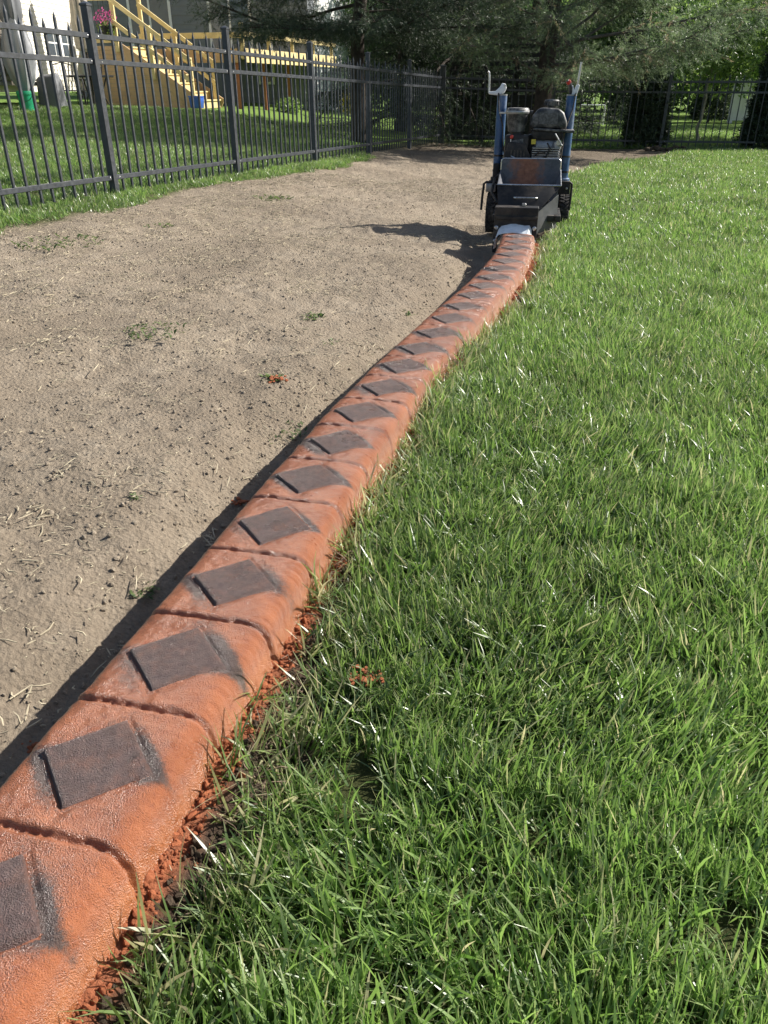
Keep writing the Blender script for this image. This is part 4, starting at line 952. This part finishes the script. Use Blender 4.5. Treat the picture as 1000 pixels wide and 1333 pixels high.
for px, Y, rz, lab in ((96, 18.2, 40, 'black metal patio chair between the covered grill and the table'), (122, 19.1, -60, 'black metal patio chair tucked behind the table by the deck')):
    t = thing('patio_chair', lab, 'chair', P(px, Y), R(rz), 'chairs round the patio table')
    for sx in (-1, 1):
        MB().tube([(sx * .2, -.2, 0), (sx * .21, -.2, .35), (sx * .22, -.15, .55), (sx * .22, .12, .56)], .011, 8).build('front_leg', M_iron, t)
        MB().tube([(sx * .2, .26, 0), (sx * .2, .18, .35), (sx * .2, .27, .82)], .011, 8).build('rear_leg', M_iron, t)
    for k in range(7): MB().tube([(-.2 + .067 * k, -.2, .36), (-.2 + .067 * k, .18, .35)], .007, 6).build('seat_bar', M_iron, t)
    for k in range(7): MB().tube([(-.17 + .057 * k, .19, .38), (-.17 + .057 * k, .265, .80)], .006, 6).build('back_bar', M_iron, t)
    MB().tube([(-.2, .27, .82), (0, .27, .87), (.2, .27, .82)], .011, 8).build('top_bar', M_iron, t); MB().tube([(-.2, -.2, .36), (.2, -.2, .36)], .010, 8).build('seat_rail', M_iron, t)
t = thing('storage_bin', 'blue plastic bin at the foot of the deck stairs', 'bin', P(257, 19.55), R(-10))
MB().add([(-.12, -.1, 0), (.12, -.1, 0), (.12, .1, 0), (-.12, .1, 0), (-.14, -.12, .22), (.14, -.12, .22), (.14, .12, .22), (-.14, .12, .22)], [[3, 2, 1, 0], [0, 1, 5, 4], [1, 2, 6, 5], [2, 3, 7, 6], [3, 0, 4, 7], [4, 5, 6, 7]]).build('tub', M_bluebin, t, .012)
MB().box(-.15, .15, -.13, .13, .221, .245).build('lid', M_bluebin, t, .008)
fbp = at(137, 22, 20.3); t = thing('flower_basket', 'hanging basket of pink flowers on the deck railing', 'flower basket', fbp)
MB().lathe([(.10, -.34), (.17, -.24), (.19, -.18), (.17, -.18)], n=18).build('pot', M_iron, t)
def leaf_cloud(seed, n, rad, size, zoff, mat, name, parent, squash=1.0):
    g = np.random.default_rng(seed); c = g.normal(0, 1, (n, 3)); c /= np.linalg.norm(c, axis=1)[:, None]; c *= (rad * g.random(n) ** .4)[:, None]; c[:, 2] = c[:, 2] * squash + zoff
    d = g.normal(0, 1, (n, 3)); d /= np.linalg.norm(d, axis=1)[:, None]; e = np.cross(d, g.normal(0, 1, (n, 3))); e /= np.linalg.norm(e, axis=1)[:, None]
    s = size * g.uniform(.6, 1.3, n)[:, None]
    V = np.stack([c - d * s / 2, c + e * s * .3, c + d * s / 2, c - e * s * .3], 1).reshape(-1, 3)
    return link(name, mesh_np(name, V, [np.arange(4 * n).reshape(-1, 4)], mat, False, {'tint': np.repeat(g.random(n), 4)}), parent)
leaf_cloud(21, 170, .26, .05, -.02, M_pink, 'blossom', t, .75); leaf_cloud(22, 260, .22, .07, -.22, M_leaf_light, 'leaves', t, .7)
MB().tube([(-.16, 0, -.18), (0, 0, .45), (.16, 0, -.18)], .004, 5).build('hanger', M_iron, t)
t = thing('shrub', 'yellow flowering shrub in front of the white house wall', 'shrub', (-.9, 24.6, float(base_z(-.9))))
leaf_cloud(23, 1500, .42, .07, .45, M_leaf_yellow, 'foliage', t, .9); MB().tube([(0, 0, -.05), (.02, 0, .4)], [.03, .02], 8).build('stem', M_bark, t)
t = thing('shrub', 'low green shrub under the deck wing', 'shrub', (-2.6, 23.8, float(base_z(-2.6))))
leaf_cloud(24, 900, .38, .07, .25, M_leaf_light, 'foliage', t, .6); MB().tube([(0, 0, -.05), (.02, 0, .3)], [.03, .02], 8).build('stem', M_bark, t)
# dark slatted screen under the spruces
scx = thing('slatted_screen', 'black slatted wooden screen standing under the spruces', 'screen', (1.32, 17.0, float(base_z(1.5))))
for k in range(4): MB().box(k * .62 - .045, k * .62 + .045, .0, .09, -.1, 1.75).build('post', M_dark_wood, scx, .004, 1)
for i in range(9): MB().box(-.06, 1.95, -.026, -.002, .02 + i * .088, .02 + i * .088 + .085).build('board', M_dark_wood, scx, .003, 1)
for i in range(6): MB().box(-.06, 1.95, -.026, -.002, .86 + i * .145, .86 + i * .145 + .082).build('slat', M_dark_wood, scx, .003, 1)


# ------------------------------------------------------------------ trees
def needle_tpl(seed, n=40, nl=.17, nw=.022):
    """twig of unit length along +x with needles as thin triangles"""
    g = np.random.default_rng(seed); t = np.sort(g.uniform(.02, 1, n)); a = g.uniform(0, 6.28, n)
    c = np.stack([t, .03 * np.sin(5 * t), -.12 * t * t], 1)
    rad = np.stack([0 * a, np.cos(a), np.sin(a)], 1); d = rad * .8 + np.array([.62, 0, 0]); d /= np.linalg.norm(d, axis=1)[:, None]
    s = np.cross(d, g.normal(0, 1, (n, 3))); s /= np.linalg.norm(s, axis=1)[:, None]
    L = (nl * g.uniform(.7, 1.2, n))[:, None]
    V = np.stack([c - s * nw / 2, c + s * nw / 2, c + d * L], 1).reshape(-1, 3)
    return V, np.arange(3 * n).reshape(-1, 3)
def leaf_tpl(seed, n=12, l=.28, w=.15):
    g = np.random.default_rng(seed); t = g.uniform(.0, 1, n); a = g.uniform(0, 6.28, n)
    c = np.stack([t, 0 * t, -.15 * t * t], 1); d = np.stack([.4 + 0 * a, np.cos(a), np.sin(a) - .35], 1); d /= np.linalg.norm(d, axis=1)[:, None]
    s = np.cross(d, g.normal(0, 1, (n, 3)) + np.array([0, 0, 2])); s /= np.linalg.norm(s, axis=1)[:, None]; k = g.uniform(.7, 1.2, n)[:, None]
    V = np.stack([c, c + d * l * k * .45 + s * w * k / 2, c + d * l * k, c + d * l * k * .45 - s * w * k / 2], 1).reshape(-1, 3)
    return V, np.arange(4 * n).reshape(-1, 4)
NT = [needle_tpl(600 + i) for i in range(4)]; ST = [needle_tpl(630 + i, 30, .30, .085) for i in range(4)]; LT = [leaf_tpl(610 + i) for i in range(4)]
def place(tpls, P, D, S, seed, tint=None, dry=None):
    """instances of a template as one real mesh"""
    g = np.random.default_rng(seed); P = np.asarray(P, float); D = np.asarray(D, float); S = np.asarray(S, float)
    D = D / (np.linalg.norm(D, axis=1)[:, None] + 1e-9); n = len(P)
    up = g.normal(0, 1, (n, 3)) * .5 + np.array([0, 0, 1.0]); Yv = np.cross(up, D); Yv /= np.linalg.norm(Yv, axis=1)[:, None] + 1e-9; Zv = np.cross(D, Yv)
    Rm = np.stack([D, Yv, Zv], 2) * S[:, None, None]
    which = g.integers(0, len(tpls), n); Vs, Fs, Ts, Ds = [], [], [], []; off = 0
    tb = g.random(n) if tint is None else tint
    for k, (V, F) in enumerate(tpls):
        m = which == k
        if not m.any(): continue
        W = np.einsum('nij,vj->nvi', Rm[m], V) + P[m][:, None, :]; q = m.sum(); nvt = len(V)
        Fs.append((F[None] + (np.arange(q) * nvt)[:, None, None] + off).reshape(-1, F.shape[1])); Vs.append(W.reshape(-1, 3)); off += q * nvt
        Ts.append(np.clip(np.repeat(tb[m], nvt) + np.repeat(g.normal(0, .15, q * nvt // F.shape[1]), F.shape[1]), 0, 1))
        if dry is not None: Ds.append(np.repeat(dry[m], nvt))
    at_ = {'tint': np.concatenate(Ts)}
    if dry is not None: at_['dry'] = np.concatenate(Ds)
    return np.concatenate(Vs), [np.concatenate(Fs)], at_
def trunk_mb(h, r0, seed, lean=.02, n=12):
    g = np.random.default_rng(seed); pts, rs = [], []
    for i in range(n + 1):
        t = i / n; pts.append((lean * h * t + .03 * g.normal(), .03 * g.normal(), -.1 + (h + .1) * t)); rs.append(max(.012, r0 * (1 - t) ** .8 * (1.35 if i == 0 else 1)))
    mb = MB(); mb.tube(pts, rs, 12); return mb
def conifer(name, label, loc, h, rad, z0, seed, nlimb, mat, tw=.30, dens=16, bare=.30, rise=(-.25, .2), az=None, r0=.15, group=None, low_rise=None, shape=.75, azrad=None, wood=None, dryf=0, zmin=0):
    g = np.random.default_rng(seed); t = thing(name, label, 'tree', loc, 0, group)
    trunk_mb(h, r0, seed).build('trunk', M_bark, t, angle=80)
    br = MB(); P, D, S = [], [], []
    for i in range(nlimb):
        f = (i + g.random()) / nlimb; f = f ** 1.25; z = z0 + (h * .97 - z0) * f
        a = (i * 2.39996 + g.normal(0, .25)) if az is None or f > .28 else g.uniform(*az)
        L = rad * (1 - f) ** shape * g.uniform(.75, 1.15) + .25
        if azrad: L *= azrad(a)
        rs_ = g.uniform(*rise) if (low_rise is None or f > .28) else g.uniform(*low_rise)
        pts = []; p = Vector((0, 0, z)); d = Vector((math.cos(a), math.sin(a), rs_)).normalized(); ns = 7
        for k in range(ns + 1):
            p.z = max(p.z, zmin); pts.append(p.copy()); d = (d + Vector((g.normal(0, .17), g.normal(0, .17), g.normal(-.015, .10)))).normalized(); p = p + d * L / ns
        rr = .020 * (L / 3) + .006; br.tube(pts, [max(.004, rr * (1 - k / (ns + 1))) for k in range(ns + 1)], 6, False)
        nsub = int(dens * L)
        for k in range(nsub):
            u = bare + (1 - bare) * g.random() ** .8; q = u * ns; j = min(int(q), ns - 1); c = pts[j].lerp(pts[j + 1], q - j); ax = (pts[j + 1] - pts[j]).normalized()
            side = ax.cross(Vector((0, 0, 1))); side = side * (1 if g.random() < .5 else -1)
            dd = (ax * g.uniform(.3, .9) + side * g.uniform(.3, 1.0) + Vector((0, 0, g.normal(-.15, .35)))).normalized()
            sl = g.uniform(.25, .75) * (1.15 - u) * L * .42 + .12
            e1 = c + dd * sl + Vector((0, 0, -.06 * sl)); e1.z = max(e1.z, zmin + .1 * g.random())
            br.tube([c, c.lerp(e1, .5) + Vector((0, 0, .01)), e1], [.006, .004, .0015], 4, False)
            m = max(3, int(sl / (tw * .20)))
            for w_ in range(m):
                v = (w_ + g.random()) / m; P.append(tuple(c.lerp(e1, v))); D.append(tuple((dd + Vector((g.normal(0, .55), g.normal(0, .55), g.normal(-.05, .45)))).normalized())); S.append(tw * g.uniform(.6, 1.25))
    br.build('branches', wood or M_bark, t, smooth=False)
    P = np.array(P)
    dry = (np.random.default_rng(seed + 1).random(len(P)) < dryf) * 1.0
    V, F, A = place(NT, P, D, S, seed + 5, None, dry)
    link('crown', mesh_np('crown', V, F, mat, False, A), t)
    return t, len(P)
def broadleaf(name, label, loc, h, rad, z0, seed, n, mat, tw=.30, r0=.10, group=None, cat='tree', barkm=None, droop=0, aspect=1.0):
    g = np.random.default_rng(seed); t = thing(name, label, cat, loc, 0, group)
    trunk_mb(h * .8, r0, seed, .03).build('trunk', barkm or M_bark, t, angle=80)
    br = MB(); tips = []; nl = max(6, int(rad * 9)); ch = (h - z0) / 2
    for i in range(nl):
        f = (i + .5) / nl; z = z0 + .15 * ch + (h * .8 - z0) * f * .9; a = i * 2.4 + g.normal(0, .3); L = rad * (1.05 - .5 * abs(f - .4)) * g.uniform(.7, 1.0)
        e = Vector((L * math.cos(a), L * math.sin(a), z + L * g.uniform(.0, .5) - droop * L)); s = Vector((0, 0, z * .8 + .1)); mid = s.lerp(e, .5) + Vector((0, 0, .12 * L))
        br.tube([s, mid, e], [r0 * .35, r0 * .2, .006], 6, False); tips += [mid, e, mid.lerp(e, .5)]
    br.build('branches', barkm or M_bark, t, smooth=False)
    tips = np.array([tuple(v) for v in tips]); c = tips[g.integers(0, len(tips), n)]
    P = c + g.normal(0, 1, (n, 3)) * np.array([.24, .24, .20]) * rad * .85
    zc = z0 + ch; e = np.sqrt((P[:, 0] / rad) ** 2 + (P[:, 1] / rad) ** 2 + ((P[:, 2] - zc) / (ch * 1.1)) ** 2); k = (e < 1.15 + .25 * g.random(n)) & (P[:, 2] > z0 - .3)
    P = P[k]; D = g.normal(0, 1, P.shape) + np.array([0, 0, -.3]) + (P - np.array([0, 0, zc])) * .5 / rad
    clump = vnoise(P[:, 0] * 2 / max(rad, .5) * 2 + seed, P[:, 1] * 3 + P[:, 2] * 3, seed)
    V, F, A = place(LT, P, D, tw * g.uniform(.6, 1.3, len(P)), seed + 5, np.clip(clump + g.normal(0, .15, len(P)), 0, 1))
    link('crown', mesh_np('crown', V, F, mat, False, A), t); return t
def columnar(name, label, loc, h, rad, seed, n, mat, tw=.16, group=None, power=.55):
    g = np.random.default_rng(seed); t = thing(name, label, 'tree', loc, 0, group)
    trunk_mb(h * .9, .04, seed, .0).build('trunk', M_bark, t, angle=80)
    z = g.random(n) ** 1.1; a = g.uniform(0, 6.28, n); r = rad * (1 - z) ** power * (.75 + .35 * vnoise(a * 2.2 + seed, z * 9, seed)) * (.55 + .45 * g.random(n) ** .4)
    P = np.stack([r * np.cos(a), r * np.sin(a), .04 + z * h * .98], 1); D = np.stack([np.cos(a) * .6, np.sin(a) * .6, .8 + 0 * a], 1) + g.normal(0, .35, (n, 3))
    V, F, A = place(ST, P, D, tw * g.uniform(.6, 1.3, n), seed + 5, np.clip(vnoise(a * 3, z * 14, seed + 2) + g.normal(0, .15, n), 0, 1))
    link('crown', mesh_np('crown', V, F, mat, False, A), t); return t
Zb = lambda x: float(base_z(x))
# big pine standing in the bed behind the machine: long grey limbs sweep out over the rear fence
conifer('pine_tree', 'large pine behind the machine with long grey limbs sweeping over the rear fence', (2.62, 14.6, Zb(2.7)), 9.5, 3.35, 1.10, 31, 84, M_needle_grey, tw=.25, dens=17, bare=.22,
        rise=(-.1, .25), az=(-2.7, .9), low_rise=(.10, .42), r0=.15, wood=M_twig, dryf=.06, zmin=1.12, shape=1.25, azrad=lambda a: 1.0 if math.cos(a) > .35 else .55)
conifer('spruce_tree', 'dark spruce with a bare lower trunk behind the side fence', (-.45, 14.9, Zb(-.4)), 9.5, 2.7, 1.35, 32, 70, M_needle, tw=.26, dens=15, bare=.12, rise=(-.25, .15), r0=.13, zmin=1.62, azrad=lambda a: 1.15 if math.cos(a) < -.3 else 1.0)
conifer('spruce_tree', 'dark spruce drooping its boughs over the black slatted screen', (1.45, 17.8, Zb(1.4)), 9.0, 2.6, .95, 33, 60, M_needle, tw=.28, dens=15, bare=.12, rise=(-.4, .05), r0=.13)
conifer('spruce_tree', 'spruce with boughs down to the ground at the corner of the two fences', (.35, 19.6, Zb(.4)), 8.0, 2.0, .25, 34, 64, M_needle, tw=.30, dens=15, bare=.05, rise=(-.35, .1), r0=.12)
conifer('spruce_tree', 'spruce filling the gap between the slatted screen and the pine trunk', (3.3, 20.2, Zb(3)), 8.0, 2.1, .2, 35, 60, M_needle, tw=.30, dens=15, bare=.05, rise=(-.35, .1), r0=.12)
broadleaf('maple_tree', 'bright green leafy tree whose sunlit foliage hangs over the rear fence', (8.6, 18.3, Zb(8)), 3.5, 2.5, 1.05, 41, 3600, M_leaf_light, .30, .07, droop=.1)
broadleaf('young_tree', 'young tree with a thin pale trunk on the sunlit lawn', (6.45, 17.6, Zb(6)), 2.6, .75, 1.0, 42, 650, M_leaf_light, .22, .035, barkm=M_bark_pale)
broadleaf('plum_tree', 'purple leaved tree in shade behind the white vinyl fence', (12.0, 25.0, Zb(9)), 5.0, 2.0, .9, 43, 3200, M_leaf_purple, .30, .10)
columnar('columnar_evergreen', 'dark columnar evergreen growing at the rear fence beside a patch of dug soil', (4.82, 15.75, Zb(4.8)), 1.45, .36, 51, 2400, M_needle, .17)
columnar('columnar_evergreen', 'broad dark evergreen at the rear fence past the young pale trunk', (6.98, 15.45, Zb(7)), 1.75, .45, 52, 3200, M_needle, .19)
columnar('columnar_evergreen', 'narrow evergreen on the far lawn left of the small goal post', (7.6, 27.2, Zb(8)), 2.6, .5, 53, 1500, M_needle, .22)
columnar('columnar_evergreen', 'narrow evergreen beside the white vinyl fence on the far lawn', (10.3, 27.4, Zb(9)), 2.6, .5, 54, 1500, M_needle, .22)
for i, (x, y, h, r_, z0, kind, lab) in enumerate([
        (3.2, 31, 6, 2.2, .2, 0, 'round green tree on the far lawn behind the spruces'), (6.2, 33, 5.5, 2.1, .1, 1, 'pale green bushy tree behind the small goal'),
        (9.3, 32, 6, 2.3, .3, 0, 'green bushy tree between two narrow evergreens'), (12.4, 34, 6, 2.4, .2, 1, 'pale leafy tree behind the white vinyl fence'),
        (16, 33, 6.5, 2.6, .2, 0, 'broad green tree at the end of the white vinyl fence'), (.4, 33, 6.5, 2.4, .2, 0, 'green tree far behind the fence corner'),
        (-5, 37, 7, 3.0, .5, 1, 'tall leafy tree rising behind the grey house'), (19.5, 30, 7, 2.6, .3, 1, 'leafy tree beyond the purple plum')]):
    broadleaf('background_tree', lab, (x, y, Zb(x)), h, r_, z0, 70 + i, 2600, (M_leaf_far, M_leaf_light, M_leaf_dark)[kind], .42, .12, group='trees behind the far lawn')
# far hedge row: closes the view between the trees
g = np.random.default_rng(91); n = 9000; x = g.uniform(-14, 34, n); z = g.uniform(0, 1, n) ** .8 * (4.2 + 1.6 * vnoise(x * .5, x * 0, 92)); y = 41 + g.normal(0, .8, n)
V, F, A = place(LT, np.stack([x, y, -1.05 + z], 1), g.normal(0, 1, (n, 3)) + np.array([0, -.6, 0]), .75 * g.uniform(.6, 1.3, n), 93, np.clip(vnoise(x * .8, z * .9, 94) + g.normal(0, .15, n), 0, 1))
tag(link('woodland', mesh_np('woodland', V, F, M_leaf_dark, False, A)), 'distant belt of dark green trees closing the view', 'woodland', kind='stuff')
mb = MB(); 
# white vinyl fence, goal, dug soil at the evergreen
t = thing('vinyl_fence', 'white vinyl panel fence standing in sun beyond the far lawn', 'fence', (10.75, 26.8, Zb(10)))
for k in range(3):
    p = MB().box(k * .98 - .06, k * .98 + .06, -.06, .06, 0, 1.32).build('post', M_trim, t, .006, 1); MB().lathe([(.075, 1.32), (.085, 1.34), (.01, 1.40)], (k * .98, 0, 0), 4).build('post_cap', M_trim, p)
for k in range(2):
    MB().box(k * .98 + .062, k * .98 + .918, -.03, .03, .08, .20).build('rail', M_trim, t, .004, 1); MB().box(k * .98 + .062, k * .98 + .918, -.03, .03, 1.10, 1.22).build('rail', M_trim, t, .004, 1)
    for j in range(7): MB().box(k * .98 + .07 + j * .121, k * .98 + .07 + j * .121 + .116, -.012, .012, .201, 1.099).build('board', M_trim, t, .003, 1)
t = thing('goal', 'small white framed goal with a dark net on the far lawn', 'goal', (6.15, 25.6, Zb(6)), R(-6))
for a, b, nm in (((-.36, 0, 0), (-.36, 0, .52), 'goal_post'), ((.36, 0, 0), (.36, 0, .52), 'goal_post'), ((-.36, 0, .52), (.36, 0, .52), 'crossbar'), ((-.36, .35, .03), (-.36, 0, .5), 'rear_stay'), ((.36, .35, .03), (.36, 0, .5), 'rear_stay'), ((-.36, .35, .03), (.36, .35, .03), 'ground_bar')):
    MB().tube([a, b], .022, 10).build(nm, M_trim, t)
nb = MB()
for k in range(15):
    x = -.35 + .05 * k; nb.tube([(x, .01, .5), (x, .35, .03)], .004, 4, False)
for k in range(11):
    f_ = k / 10; nb.tube([(-.35, .01 + .34 * f_, .5 - .47 * f_), (.35, .01 + .34 * f_, .5 - .47 * f_)], .004, 4, False)
nb.build('net', M_iron, t)
t = thing('white_post', 'short white marker board standing on the far lawn near the goal', 'board', (7.62, 25.6, Zb(7.6)), R(-8))
MB().tube([(.14, 0, 0), (.14, 0, .56), (-.12, 0, .56)], .03, 8).build('frame', M_trim, t); MB().box(-.11, .108, .0, .012, .05, .52).build('panel', M_dark_wood, t)
# clump of dug soil and roots at the columnar evergreen
mbm = bpy.data.meshes.new('soil_heap'); bm = bmesh.new(); gg = np.random.default_rng(15); src = clod_mesh(77, M_clod)
for _ in range(26):
    b2 = bmesh.new(); b2.from_mesh(src); c = Vector((gg.normal(0, .22), gg.normal(0, .08), gg.uniform(-.02, .06))); ks = gg.uniform(.02, .07)
    for v in b2.verts: v.co = v.co * ks + c
    tmp = bpy.data.meshes.new('tmp'); b2.to_mesh(tmp); bm.from_mesh(tmp); b2.free(); bpy.data.meshes.remove(tmp)
bm.to_mesh(mbm); bm.free(); mbm.materials.append(simple('dark_soil', (.075, .06, .045), .95, 0, .35, 20, .6, 60, .1))
tag(link('soil_heap', mbm, None, (4.95, 15.0, gzf(4.95, 15.0))), 'small heap of dark dug soil at the foot of the columnar evergreen', 'soil heap')
